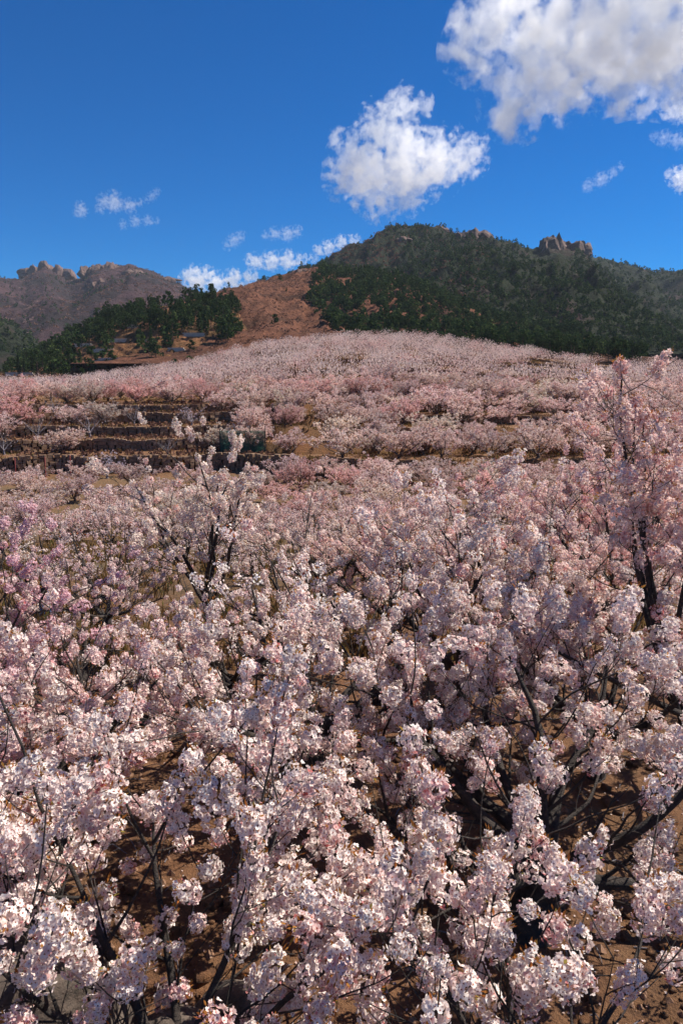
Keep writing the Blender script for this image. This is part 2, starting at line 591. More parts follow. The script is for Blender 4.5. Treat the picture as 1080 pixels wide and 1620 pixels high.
h_right = build_hill('mountain', [(760, 520), (820, 455), (860, 425), (900, 410), (930, 413), (960, 420), (1000, 431), (1040, 436), (1080, 427), (1130, 416), (1200, 405), (1300, 420), (1420, 450), (1600, 520)],
                     700, 1500, 560, 45.0, M['mountain'], 'distant forested ridge running beyond the main mountain', 41, 240, 90, .8)
h_far = build_hill('mountain', [(-420, 500), (-250, 450), (-120, 430), (-40, 436), (0, 443), (30, 446), (55, 445), (74, 433), (90, 425), (104, 431), (124, 448), (147, 445), (163, 430), (185, 425), (205, 425), (222, 419), (245, 429), (270, 443), (300, 456), (340, 474), (420, 510), (520, 560)],
                   800, 1600, 580, 36.0, M['far_mountain'], 'distant purple brown mountain under two rocky crags', 53, 300, 110, .8)
h_low = build_hill('hill', [(-420, 470), (-200, 468), (-80, 478), (-20, 490), (10, 500), (40, 520), (70, 545), (110, 575), (170, 600)],
                   420, 800, 600, 18.0, M['mountain'], 'low green hill at the mouth of the valley', 61, 150, 60, .85)


# ------------------------------------------------------------------ rocks
def rock_mesh(name, m, seed, sub=4, rough=.22, cut=6, stretch=(1, 1, 1)):
    rng = np.random.default_rng(seed)
    bm = bmesh.new()
    bmesh.ops.create_icosphere(bm, subdivisions=sub, radius=1)
    v = np.array([x.co for x in bm.verts])
    for _ in range(cut):                                   # flat broken faces
        d = rng.normal(size=3); d /= np.linalg.norm(d)
        lim = rng.uniform(.62, .88)
        e = np.clip(v @ d - lim, 0, None)
        v = v - e[:, None] * d * .85
    v = v * (1 + rough * noise3(v * 1.6 + seed, seed, 5)[:, None])
    v = v * np.array(stretch)
    for x, c in zip(bm.verts, v):
        x.co = c
    me = bpy.data.meshes.new(name)
    bm.to_mesh(me); bm.free()
    me.materials.append(m)
    me.polygons.foreach_set('use_smooth', np.ones(len(me.polygons), bool))
    return me


def crag_spot(h, px, t):
    j = int(np.argmin(np.abs(h['PX'][0] - px))); i = int(np.argmin(np.abs(h['T'][:, 0] - t)))
    return np.array([h['X'][i, j], h['Y'][i, j], h['Z'][i, j]])


def crag(px, py, Y, w_px, h_px, n, seed, label):
    """a rock outcrop of several upright, jointed buttresses"""
    rng = np.random.default_rng(seed)
    k = (Y if not isinstance(Y, dict) else crag_spot(Y, px, py)[1]) / F
    V, Fc, nv = [], [], 0
    for i in range(n * 2):
        x = (i + .5) / (n * 2) * 2 - 1 + rng.uniform(-.12, .12)
        hh = h_px * k * (1 - .62 * abs(x) ** 1.4) * rng.uniform(.7, 1.1)
        ww = w_px * k / n * rng.uniform(1.1, 2.0)
        bm = bmesh.new()
        bmesh.ops.create_icosphere(bm, subdivisions=3, radius=1)
        v = np.array([q.co for q in bm.verts]); f = np.array([[q.index for q in p.verts] for p in bm.faces]); bm.free()
        for _ in range(9):                                     # upright joints
            a = rng.uniform(0, 6.28); d = np.array([math.cos(a), math.sin(a), rng.uniform(-.1, .3)]); d /= np.linalg.norm(d)
            e = np.clip(v @ d - rng.uniform(.45, .75), 0, None); v = v - e[:, None] * d * .95
        for _ in range(3):
            d = rng.normal(0, .45, 3) + np.array([0, 0, 1]); d /= np.linalg.norm(d)
            e = np.clip(v @ d - rng.uniform(.55, .85), 0, None); v = v - e[:, None] * d * .95
        v = v * (1 + .34 * noise3(v * np.array([3.2, 3.2, 1.6]) + seed + i, seed + i, 5, .6)[:, None])
        tp_ = 1 - .34 * np.clip(v[:, 2:3] + .1, 0, 1) ** 1.2
        v = v * np.array([ww, ww * 1.3, hh]) * np.concatenate([tp_, tp_, np.ones_like(tp_)], 1)
        v[:, 0] += v[:, 2] * rng.uniform(-.15, .15)
        V.append(v + np.array([x * w_px * k * .5, rng.uniform(-.3, .3) * w_px * k, -hh * .42])); Fc.append(f + nv); nv += len(v)
    me = mesh_np('rock_outcrop', np.concatenate(V), [np.concatenate(Fc)], [M['crag']])
    o = link('rock_outcrop', me, loc=at(px, py, Y) if not isinstance(Y, dict) else crag_spot(Y, px, py))
    tag(o, label, 'rock outcrop', 'rock outcrops on the mountains')


def ridge_y(h, px):
    j = int(np.argmin(np.abs(h['PX'][0] - px)))
    i = int(np.searchsorted(h['T'][:, 0], 1.0))
    return h['Y'][i, j]


crag(91, .985, h_far, 62, 30, 6, 3, 'tall pinkish rock crag crowning the distant purple mountain')
crag(162, .98, h_far, 30, 17, 4, 5, 'small rock stack at the near end of the second far summit')
crag(187, .98, h_far, 34, 17, 4, 8, 'twin rock stack on top of the second far summit')
crag(126, .98, h_far, 20, 8, 3, 15, 'low rocks in the saddle between the far summits')
crag(272, .96, h_far, 30, 7, 4, 21, 'broken pale rocks on the long shoulder of the far mountain')
crag(182, .62, h_far, 26, 18, 3, 24, 'pale rock face half way down the far mountain')
crag(222, .80, h_far, 22, 12, 3, 26, 'broken rock face under the second far summit')
crag(873, 1.0, h_main, 70, 38, 7, 9, 'broad pinkish rock crag on the shoulder of the main mountain')
crag(738, .97, h_main, 42, 16, 4, 12, 'rocks just under the second peak of the main mountain')
crag(686, .97, h_main, 24, 9, 3, 14, 'small pink rocks beside the top of the main mountain')
crag(632, .74, h_main, 16, 9, 3, 17, 'small pale rock in the bare patch below the main peak')
crag(812, .62, h_main, 12, 9, 2, 18, 'lone pale rock among the pines below the crag')
crag(482, .96, h_brown, 20, 11, 3, 19, 'pale rock at the top of the reddish brown hillside')
crag(4, .80, h_low, 30, 12, 4, 28, 'pale rock band on the low green hill')


# ------------------------------------------------------------------ cherry trees: growth
def grow(p, d, length, n, up, wob, rng):
    pts = [np.array(p, float)]
    d = np.array(d, float); d /= np.linalg.norm(d)
    st = length / n
    for i in range(n):
        d = d + np.array([0, 0, up]) * st + rng.normal(0, wob, 3) * math.sqrt(st)
        d /= np.linalg.norm(d)
        pts.append(pts[-1] + d * st)
    return np.array(pts)


def along(pts, t):
    x = t * (len(pts) - 1); i = min(int(x), len(pts) - 2); f = x - i
    return pts[i] * (1 - f) + pts[i + 1] * f, (pts[i + 1] - pts[i]) / (np.linalg.norm(pts[i + 1] - pts[i]) + 1e-9)


def side_dir(d, rng, ang):
    r = rng.normal(size=3); a = np.cross(d, r); a /= np.linalg.norm(a) + 1e-9
    return d * math.cos(ang) + a * math.sin(ang)


def grow_tree(seed, limbs, trunk_h=.5, trunk_r=.10, lean=(0, 0), sec_gap=.17, sec_len=(.40, 1.1), twig_gap=.125, twig_len=(.12, .52),
              sec_up=.45, twig_up=.8, limb_up=.22, limb_wob=.26, clus_gap=.105, bare=.26, limb_r=None, shoots=0.0, chain=4.0, whips=0):
    """-> trunk tube, [limb tubes], [(cluster position, direction, end?)]; positions from the tree's base"""
    rng = np.random.default_rng(seed)
    tr = Tubes()
    top = np.array([lean[0], lean[1], trunk_h])
    m1 = np.array([rng.normal(0, .04), rng.normal(0, .04), 0])
    tp = np.array([[0, 0, -.25], [0, 0, -.03], top * .22 + m1 * .3, top * .45 + m1, top * .7 + m1 * .6, top, top + np.array([0, 0, .02])])
    tr.add(tp, trunk_r * np.array([1.8, 1.45, 1.1, .95, .98, .9, .6]) * rng.uniform(.93, 1.07, 7), 12)
    out, cl = [], []

    def chain_on(path, ln, start, gap):
        c = ln
        while c > start:
            pc, dc = along(path, min(c / ln, .999))
            off = side_dir(dc, rng, 1.4) * rng.uniform(.0, .045)
            cl.append((pc + off, dc, c == ln)); c -= gap * rng.uniform(.75, 1.35)

    for (az, el, ln) in limbs:
        tb = Tubes()
        d = np.array([math.cos(el) * math.sin(az), math.cos(el) * math.cos(az), math.sin(el)])
        n = max(9, int(ln / .14))
        start = top * rng.uniform(.7, 1.0)
        L = grow(start, d, ln, n, limb_up, limb_wob, rng)
        r0 = (limb_r or trunk_r * .42) * rng.uniform(.85, 1.15)
        tt = np.linspace(0, 1, n + 1)
        tb.add(L, (r0 * (1 - tt) ** .75 + .0045) * rng.uniform(.9, 1.1, n + 1), 8)
        if shoots:
            chain_on(L, ln, ln * shoots, .10)
        t = rng.uniform(.14, .26) if not shoots else rng.uniform(.3, .4)
        while t < 1.0:
            p, dd = along(L, min(t, .999))
            sl_ = rng.uniform(*sec_len) * (1.15 - .5 * t)
            sd = side_dir(dd, rng, rng.uniform(.45, 1.25))
            if sd[2] < 0 and rng.random() < .55: sd[2] *= -.7
            ns = max(5, int(sl_ / .11))
            S = grow(p, sd, sl_, ns, sec_up, .34, rng)
            ts = np.linspace(0, 1, ns + 1)
            tb.add(S, max(.005, r0 * (1 - t) ** .8 * .36 + .002) * (1 - ts * .75), 5)
            q = rng.uniform(.12, .25)
            while q < .98:
                pp, d2 = along(S, q)
                tl = rng.uniform(*twig_len) * (1.15 - .45 * q)
                td = side_dir(d2, rng, rng.uniform(.5, 1.2))
                W = grow(pp, td, tl, 4, twig_up, .34, rng)
                tb.add(W, np.linspace(.0040, .0017, 5), 3)
                if rng.random() > bare:
                    c = tl
                    for _k in range(1 + int(tl * rng.uniform(0, chain))):
                        if c < .05: break
                        pc, dc = along(W, min(c / tl, .999))
                        cl.append((pc, dc, c == tl)); c -= clus_gap * rng.uniform(.8, 1.25)
                q += twig_gap / sl_ * rng.uniform(.6, 1.5)
            chain_on(S, sl_, sl_ * .74, clus_gap * 1.25)
            t += sec_gap / ln * rng.uniform(.6, 1.4)
        for _w in range(whips):                                # long thin shoots, bare but for their tips
            p, dd = along(L, rng.uniform(.25, .95))
            wd = side_dir(dd, rng, rng.uniform(.4, 1.1)); wd[2] = abs(wd[2])
            wl = rng.uniform(.6, 1.35)
            W = grow(p, wd, wl, 8, .35, .30, rng)
            tb.add(W, np.linspace(rng.uniform(.007, .011), .002, 9), 4)
            c = wl
            for _k in range(rng.integers(1, 5)):
                pc, dc = along(W, min(c / wl, .999)); cl.append((pc, dc, c == wl)); c -= rng.uniform(.08, .16)
        pc, dc = along(L, .999)
        cl.append((pc, dc, True))
        out.append(tb)
    return tr, out, cl


def flower_parts(cent, nrm, rad, rng, tint):
    """five cupped petals and a dark centre for each flower -> verts, quads, tris, tint per quad"""
    n = len(cent)
    nrm = nrm / np.linalg.norm(nrm, axis=1)[:, None]
    r = rng.normal(size=(n, 3)); a = np.cross(nrm, r); a /= np.linalg.norm(a, axis=1)[:, None]; b = np.cross(nrm, a)
    V, Q, T = [], [], []
    off = 0
    for k in range(5):
        th = k * 2 * math.pi / 5
        e = a * math.cos(th) + b * math.sin(th); s_ = -a * math.sin(th) + b * math.cos(th)
        cup = rng.uniform(.08, .55, n)[:, None]
        R_ = rad[:, None] * rng.uniform(.9, 1.1, (n, 1))
        v = np.stack([cent, cent + e * R_ * .50 + s_ * R_ * .50 + nrm * R_ * cup * .45, cent + e * R_ * .97 + s_ * R_ * .30 + nrm * R_ * cup,
                      cent + e * R_ * .97 - s_ * R_ * .30 + nrm * R_ * cup, cent + e * R_ * .50 - s_ * R_ * .50 + nrm * R_ * cup * .45], 1).reshape(-1, 3)
        V.append(v); Q.append(np.arange(n * 5).reshape(n, 5) + off); off += n * 5
        T.append(np.clip(tint + rng.normal(0, .06, n), 0, 1))
    cr = rad[:, None] * .31
    c0 = cent + nrm * rad[:, None] * .22
    V.append(np.stack([c0 + a * cr, c0 - a * cr * .5 + b * cr * .87, c0 - a * cr * .5 - b * cr * .87], 1).reshape(-1, 3))
    tri = np.arange(n * 3).reshape(n, 3) + off
    return np.concatenate(V), np.concatenate(Q), tri, np.concatenate(T)


def cluster_mesh(seed, elong, nf, pink, leafy_tip, rad=.053):
    """a ball or sausage of flowers along +Z with calyx centres, a few buds and, at the tip, young bronze leaves"""
    rng = np.random.default_rng(seed)
    d = rng.normal(size=(nf, 3)); d /= np.linalg.norm(d, axis=1)[:, None]
    lump = 1 + .38 * noise3(d * 1.4 + seed, seed, 3)
    c = d * rad * (lump * rng.uniform(.62, 1.12, nf))[:, None]
    c[:, 2] *= elong
    nn = d + rng.normal(0, .34, (nf, 3)); nn[:, 2] *= .8
    tint = np.clip(pink + .06 + rng.normal(0, .16, nf) - .1 * d[:, 2], 0, 1)
    v, q, t, ti = flower_parts(c, nn, rng.uniform(.0105, .0145, nf), rng, tint)
    mats = [M['petal'], M['calyx'], M['bronze_leaf']]
    fm = [np.zeros(len(q), int)]; tt = [ti]
    ps, qs, ts = [q], [], [t]
    V = [v]; off = len(v)
    # buds
    nb = rng.integers(3, 9)
    bd = rng.normal(size=(nb, 3)); bd /= np.linalg.norm(bd, axis=1)[:, None]
    bc = bd * rad * 1.1; bc[:, 2] *= elong
    for k in range(2):
        bv, bq = quads(bc, np.cross(bd, rng.normal(size=(nb, 3))), .006, rng, 1.0, 0)
        V.append(bv); qs.append(bq + off); off += len(bv); fm.append(np.zeros(nb, int)); tt.append(np.full(nb, .93))
    # leaves
    nl = rng.integers(14, 26) if leafy_tip else rng.integers(5, 11)
    ld = rng.normal(size=(nl, 3)) * .55 + np.array([0, 0, 1.0 if leafy_tip else .2]); ld /= np.linalg.norm(ld, axis=1)[:, None]
    lc = ld * rad * rng.uniform(.8, 1.25, (nl, 1)); lc[:, 2] *= elong
    w = np.cross(ld, rng.normal(size=(nl, 3))); w /= np.linalg.norm(w, axis=1)[:, None]
    ll = rng.uniform(.008, .018, (nl, 1))
    lv = np.stack([lc - ld * ll, lc + w * ll * .34 + ld * ll * .1, lc + ld * ll, lc - w * ll * .34 + ld * ll * .1], 1).reshape(-1, 3)
    V.append(lv); qs.append(np.arange(nl * 4).reshape(nl, 4) + off); off += len(lv)
    fm.append(np.full(nl, 2)); tt.append(rng.random(nl))
    fm.append(np.ones(len(t), int)); tt.append(rng.random(len(t)))
    return mesh_np('blossom_cluster', np.concatenate(V), [np.concatenate(ps), np.concatenate(qs), np.concatenate(ts)], mats, np.concatenate(fm), np.concatenate(tt))


CLUSTERS = [cluster_mesh(100 + i, e, nf, pk, lt) for i, (e, nf, pk, lt) in enumerate(
    [(1.0, 76, .25, 0), (1.1, 80, .30, 0), (.9, 66, .20, 0), (1.25, 88, .26, 1), (1.7, 108, .28, 1), (1.4, 96, .35, 1),
     (1.0, 58, .42, 0), (2.0, 122, .30, 1), (.95, 52, .30, 0), (1.15, 66, .52, 1)])]
CL_BALL = [0, 1, 2, 6, 8]
CL_TIP = [3, 4, 5, 7, 9]


def loose_blossoms(name, pos, rng, nq, rad, size, pink, twiggy=0.0, axis=None):
    """many small clusters in one mesh of petal flakes"""
    n = len(pos)
    d = rng.normal(size=(n * nq, 3)); d /= np.linalg.norm(d, axis=1)[:, None]
    c = np.repeat(pos, nq, 0) + d * (rad * rng.uniform(.55, 1.1, n * nq))[:, None]
    v, q = quads(c, d + rng.normal(0, .4, d.shape), size * rng.uniform(.75, 1.25, n * nq), rng, .9 if axis is None else .42, .3, None if axis is None else np.repeat(axis, nq, 0))
    ti = np.clip(np.repeat(pink + rng.normal(0, .14, n), nq) + rng.normal(0, .12, n * nq), 0, 1)
    fm = np.zeros(n * nq, int)
    lf = rng.random(n * nq) < .055
    fm[lf] = 1; ti[lf] = rng.random(lf.sum())
    cx = rng.random(n * nq) < .06
    fm[cx] = 2; ti[cx] = rng.random(cx.sum())
    if twiggy:
        tw = rng.random(n * nq) < twiggy * np.clip(1.8 - .55 * c[:, 2], .4, 1.6)
        fm[tw] = 3; ti[tw] = rng.random(tw.sum())
    return mesh_np(name, v, [q], [M['petal'], M['bronze_leaf'], M['calyx'], M['shrub_twigs']], fm, ti)


NEAR_GROUP = 'cherry trees in full bloom around the boulder'


def near_tree(seed, x, y, limbs, label, color=(1, 1, 1), pink_shift=0, keep=1.0, scale=1.0, csize=1.0, maxparts=300, **kw):
    rng = np.random.default_rng(seed + 999)
    base = np.array([x, y, float(ground_z(x, y))])
    kw.setdefault('whips', 3)
    tr, lm, cl = grow_tree(seed, limbs, **kw)
    root = bpy.data.objects.new('cherry_tree', None)
    COL.objects.link(root)
    root.location = base
    root.empty_display_size = .2
    tag(root, label, 'tree', NEAR_GROUP)
    link('trunk', tr.mesh('trunk', M['bark']), root)
    for t in lm:
        link('branch', t.mesh('branch', M['bark']), root)
    pos = np.array([c[0] for c in cl]); dr = np.array([c[1] for c in cl]); tip = np.array([c[2] for c in cl])
    k = rng.random(len(pos)) < keep
    w = pos + base
    dist = np.linalg.norm(w - CAM, axis=1)
    k &= (dist > 1.7) & (w[:, 2] > base[2] + .22)
    pos, dr, tip, w, dist = pos[k], dr[k], tip[k], w[k], dist[k]
    px, py, f = proj(w)
    inf = (f > 0) & (px > -30) & (px < 1110) & (py > -30) & (py < 1660)
    order = np.argsort(np.where(inf, dist, dist + 1000))
    parts, rest = order[:maxparts], order[maxparts:]
    parts = parts[inf[parts]]
    rest = np.setdiff1d(np.arange(len(pos)), parts)
    for i in parts:
        pool = CL_TIP if tip[i] else CL_BALL
        o = link('blossom_cluster', CLUSTERS[pool[rng.integers(len(pool))]], root, pos[i], color)
        d = Vector(dr[i]) + Vector(rng.normal(0, .25, 3))
        o.rotation_mode = 'QUATERNION'
        o.rotation_quaternion = d.to_track_quat('Z', 'X') @ Vector((0, 0, 1)).rotation_difference(Vector((0, 0, 1)))
        o.rotation_quaternion = o.rotation_quaternion @ Matrix.Rotation(rng.uniform(0, 6.28), 3, 'Z').to_quaternion()
        s_ = csize * rng.uniform(.68, 1.36)
        o.scale = (s_, s_, s_)
    if len(rest):
        o = link('blossoms', loose_blossoms('blossoms', pos[rest], rng, 30, .058 * csize, .0150, .3 + pink_shift), root, color=color)
        o['kind'] = 'stuff'
    LOG.append(('near tree', seed, 'clusters', len(pos), 'parts', len(parts)))
    return root


def ring(n, el, ln, seed, az0=0.0, span=2 * math.pi):
    r = np.random.default_rng(seed)
    return [(az0 + span * (i + r.uniform(-.25, .25)) / n, R(r.uniform(*el)), r.uniform(*ln)) for i in range(n)]


A = R
# azimuth: 0 = away from the camera, +90 = towards the right of the view
near_tree(1, 1.28, 4.5, [(A(97), A(2), 1.9), (A(-82), A(20), 2.5), (A(-45), A(24), 2.4), (A(-62), A(30), 1.9), (A(-25), A(42), 1.7), (A(30), A(40), 1.7), (A(80), A(30), 1.7), (A(-110), A(14), 1.5), (A(-165), A(30), 1.0), (A(0), A(66), 1.5)],
          'cherry tree with a thick dark base and a limb lying along bare soil', trunk_h=.42, trunk_r=.17, limb_r=.05, lean=(.1, .05), keep=.72)
near_tree(2, -.25, 6.2, [(A(130), A(12), 2.0), (A(-105), A(14), 2.4), (A(72), A(18), 2.3), (A(-90), A(20), 1.9), (A(-30), A(34), 1.8), (A(40), A(32), 1.8), (A(90), A(24), 1.9), (A(-140), A(22), 1.7), (A(180), A(26), 1.6), (A(10), A(64), 1.5)],
          'cherry tree with a dark forked trunk over orange soil', trunk_h=.6, trunk_r=.10, limb_r=.042, keep=.8)
near_tree(3, -.80, 2.95, [(A(-70), A(46), 1.4), (A(-30), A(56), 1.4), (A(60), A(48), 1.3), (A(-110), A(42), 1.3), (A(10), A(40), 1.3), (A(100), A(42), 1.0), (A(-85), A(28), 1.3)],
          'low cherry tree spreading its branches over the granite boulder', trunk_h=.45, trunk_r=.05, limb_r=.022, bare=.12, keep=.92)
near_tree(4, 3.05, 6.3, [(A(-80), A(75), 3.25), (A(-65), A(64), 2.9), (A(20), A(80), 3.3), (A(-40), A(79), 3.35), (A(50), A(72), 3.2), (A(-95), A(70), 2.9), (A(-100), A(62), 2.3), (A(-110), A(28), 1.9), (A(60), A(50), 2.2), (A(-25), A(34), 1.8), (A(170), A(32), 1.6)],
          'cherry tree at the edge of the soil with long upright pink shoots above the hills', color=(1, .92, .91), pink_shift=.05, trunk_h=.7, trunk_r=.07, limb_r=.024,
          sec_gap=.24, sec_len=(.3, .8), csize=.95, limb_up=.12, limb_wob=.12, shoots=.60, sec_up=.8, whips=0, keep=.74)
near_tree(5, -4.0, 7.4, ring(7, (28, 58), (1.3, 1.75), 5), 'deep pink cherry tree beside the dry grass bank',
          color=(.95, .78, .88), pink_shift=.15, trunk_h=.6, trunk_r=.08, csize=.85, keep=.8)
near_tree(6, -1.75, 9.6, ring(6, (50, 72), (1.6, 2.2), 6), 'open vase shaped cherry tree with a bare slender trunk and creamy blossom',
          color=(1, 1, .96), trunk_h=1.1, trunk_r=.055, limb_r=.026, bare=.3, sec_gap=.34, shoots=.6, csize=.8, keep=.95, whips=2, clus_gap=.085)
near_tree(7, 1.3, 7.9, ring(8, (26, 62), (1.6, 2.1), 7), 'dense white cherry tree with tall sausage shaped sprays', trunk_h=.55, trunk_r=.085, shoots=.6, keep=.8)
near_tree(8, -2.2, 5.4, ring(7, (14, 42), (1.1, 1.5), 8), 'pale pink cherry tree behind the boulder', color=(1, .94, .95), trunk_h=.45, trunk_r=.07, csize=.8, keep=.72)
near_tree(9, 3.7, 10.0, ring(7, (32, 62), (1.5, 2.1), 9), 'rose tinted cherry tree behind the long upright shoots', color=(1, .85, .85), pink_shift=.1, trunk_h=.6, trunk_r=.08, shoots=.7, keep=.75, csize=.85)
near_tree(10, -.1, 11.4, ring(7, (20, 50), (1.2, 1.7), 10), 'creamy cherry tree flecked with bronze young leaves', color=(1, .97, .92), trunk_h=.5, trunk_r=.07, keep=.72, csize=.75)
near_tree(11, .75, 2.75, [(A(-60), A(44), 1.0), (A(20), A(42), .9), (A(70), A(34), .8), (A(-20), A(30), 1.0), (A(-95), A(36), .9)],
          'small white cherry tree nearest the bare soil', trunk_h=.45, trunk_r=.04, limb_r=.018, bare=.15, keep=.62)
near_tree(12, -3.4, 10.6, ring(6, (18, 44), (.9, 1.25), 12), 'thin grey twigged cherry tree by the grassy clearing', color=(.98, .93, .94), trunk_h=.5, trunk_r=.06, bare=.4, csize=.62, keep=.75)
near_tree(20, -3.5, 5.9, ring(6, (18, 46), (1.0, 1.4), 20), 'rose pink cherry tree in front of the deep pink one', color=(.97, .83, .89), pink_shift=.06, trunk_h=.45, trunk_r=.06, csize=.8, keep=.72)
near_tree(13, 2.5, 8.9, ring(7, (30, 58), (1.4, 2.0), 13), 'pale cherry tree in the gap between the white and the rose tinted ones', color=(1, .95, .95), trunk_h=.5, trunk_r=.08, keep=.75, csize=.88)
near_tree(14, -1.15, 7.7, ring(7, (14, 42), (1.1, 1.5), 14), 'white cherry tree close before the slender bare trunked one', trunk_h=.5, trunk_r=.08, keep=.68, csize=.78)
near_tree(15, .75, 10.2, ring(7, (22, 50), (1.2, 1.7), 15), 'faint pink cherry tree behind the one with tall sprays', color=(1, .94, .93), trunk_h=.5, trunk_r=.08, pink_shift=.05, keep=.72, csize=.8)
near_tree(16, -2.75, 7.6, ring(7, (14, 38), (.9, 1.3), 16), 'low twiggy cherry tree between the deep pink tree and the white one', color=(1, .97, .96), trunk_h=.45, trunk_r=.07, bare=.5, csize=.66, keep=.72)
near_tree(17, 5.0, 8.2, ring(7, (32, 60), (1.5, 2.1), 17), 'rose white cherry tree at the far side of the long upright shoots', color=(1, .93, .92), trunk_h=.5, trunk_r=.09)
near_tree(19, -2.9, 4.4, ring(7, (18, 50), (1.1, 1.6), 19), 'pink and white cherry tree behind the shaded end of the boulder', color=(1, .94, .95), trunk_h=.45, trunk_r=.07, csize=.9, keep=.75)
near_tree(18, 2.35, 6.5, ring(6, (22, 48), (1.2, 1.7), 18), 'low white cherry tree behind the thick dark base', trunk_h=.45, trunk_r=.07, keep=.8)


# ------------------------------------------------------------------ cherry trees: the orchard
def proto_tree(seed, nl, mid=True, bare=False):
    rng = np.random.default_rng(seed)
    limbs = ring(nl, (18, 62), (1.4, 2.1), seed)
    if mid:
        tr, lm, cl = grow_tree(seed, limbs, trunk_h=.4, trunk_r=.08, sec_gap=.26, twig_gap=.17, clus_gap=.13, sec_up=.7, twig_up=1.1, bare=.1)
    else:
        tr, lm, cl = grow_tree(seed, limbs, trunk_h=.25, trunk_r=.07, sec_gap=.26, twig_gap=.17, clus_gap=.15, sec_up=1.1, twig_up=1.8, limb_up=.5, bare=.05)
    tb = Tubes(); tb.v = tr.v[:]; tb.f = tr.f[:]; tb.n = tr.n
    for l in lm:
        tb.v += l.v
        tb.f += [f + tb.n for f in l.f]
        tb.n += l.n
    tm = tb.mesh('trunk', M['grey_bark'] if bare else (M['bark'] if mid else M['twig_bark']))
    k = np.array([c[0][2] > .25 for c in cl])
    pos = np.array([c[0] for c in cl])[k]; ax = np.array([c[1] for c in cl])[k]
    if bare:
        k = rng.random(len(pos)) < bare
        pos, ax = pos[k], ax[k]
    if mid:
        cm = loose_blossoms('crown', pos, rng, 14, .062, .021, .36, .04)
    else:
        cm = loose_blossoms('crown', pos, rng, 18, .105, .050, .34, 0.0 if bare else .13, ax)
    return tm, cm


MIDP = [proto_tree(300 + i, 6 + i % 2) for i in range(4)]
FARP = [proto_tree(400 + i, 7 + i % 3, False) for i in range(5)]
BAREP = [proto_tree(500 + i, 5, True, .06) for i in range(2)]
LAVP = [proto_tree(510 + i, 6, True, .55) for i in range(2)]


def join_tree(tm, cm, name):
    """trunk and crown in one mesh for trees a few pixels across"""
    bm = bmesh.new(); bm.from_mesh(tm); bm.from_mesh(cm)
    bm.free()
    return cm


TINTS = {'pale pink': ((.97, .87, .84), .46), 'creamy white': ((.96, .93, .85), .18), 'rose pink': ((.97, .74, .73), .16), 'greyish pink': ((.86, .78, .77), .20)}


def under(px):
    return 'below the pine knoll' if px < 330 else ('below the brown hillside' if px < 520 else ('below the main peak' if px < 760 else 'below the forested ridge'))


def band(s):
    if s < 16: return 'just beyond the nearest trees'
    if s < 30: return 'in the dip past the grassy clearing'
    if s < 62: return 'in the row before the stone terraces'
    for lim, nm in ((67, 'lowest'), (72, 'second'), (77, 'third'), (82, 'fourth'), (88, 'topmost')):
        if s < lim: return 'on the %s narrow stone terrace' % nm
    if s < 110: return 'on the first broad terraces'
    if s < 140: return 'half way up the slope'
    if s < 172: return 'on the upper orchard slope'
    return 'along the orchard crest'


def orchard():
    rng = np.random.default_rng(77)
    pts = []

    def row(s, gap, jit, lo=-.62, hi=.62, skip=.05):
        x = lo * s
        while x < hi * s:
            X = x + rng.normal(0, jit * .4); S = s + rng.normal(0, jit * .35)
            if rng.random() > skip:
                Y = S + float(warp(np.array(X), np.array(S)))
                pts.append((X, Y, S))
            x += gap * rng.uniform(.8, 1.25)
    for s in (12.8, 15, 17.3): row(s, 2.3, .8, -.6, .75, .06)
    for s in (20, 23.5, 27): row(s, 2.9, 1.0, -.6, .7, .08)
    for s in (31, 35, 39): row(s, 3.8, 1.0, -.6, .62, .08)
    for s in (43, 47, 51): row(s, 3.9, .7, -.62, .62, .02)
    row(55.5, 3.8, .5, -.62, -.11, .03); row(55.5, 3.5, .5, -.11, .62, .02); row(59.3, 3.7, .4, -.07, .62, .05)
    for i, r in enumerate(RISERS):
        nx = RISERS[i + 1] if i + 1 < len(RISERS) else S_CREST + 4
        wd = nx - r
        if r < 84:
            row(r + wd * .55, 3.6, .6, -.50, -.12, .72); row(r + wd * .35, 3.9, .5, -.12, .6, .04); row(r + wd * .8, 3.9, .5, -.12, .6, .04)
        else:
            row(r + wd * .27, 3.9, .7, -.62, .62, .06)
            row(r + wd * .72, 3.9, .7, -.62, .62, .06)
    row(89, 3.8, .6, -.6, .6, .05); row(85.5, 3.8, .5, -.6, .6, .1)
    out = []
    for X, Y, S in pts:
        px, py, f = proj(np.array([X, Y, float(ground_z(X, Y)) + 1.4]))
        # openings seen in the photograph: grassy clearing, bare steps, bare terraces at the forest's edge
        if S < 30 and 60 < px < 255 and S > 14 : continue
        if 13 < S < 31 and px < 60 and rng.random() < .5: continue
        if 60 < S < 75 and px < 540 and px > 330 and rng.random() < .6: continue
        if S > 118 and S < 165 and px > 830 and px < 960 and rng.random() < .75: continue
        if 69 < S < 78 and 655 < px < 970 and rng.random() < .88: continue
        if 78 < S < 87 and 655 < px < 970 and rng.random() < .4: continue
        if 138 < S < 166 and 400 < px < 520 and rng.random() < .5: continue
        if S > 150 and px > 835 and rng.random() < .7: continue
        if 100 < S < 112 and 700 < px < 860 and rng.random() < .4: continue
        gapn = float(vnoise(np.array(X / 14), np.array(Y / 11), 91))
        if S > 86 and gapn > .50: continue
        out.append((X, Y, S, float(px), float(py), -60 < px < 1140))
    return out


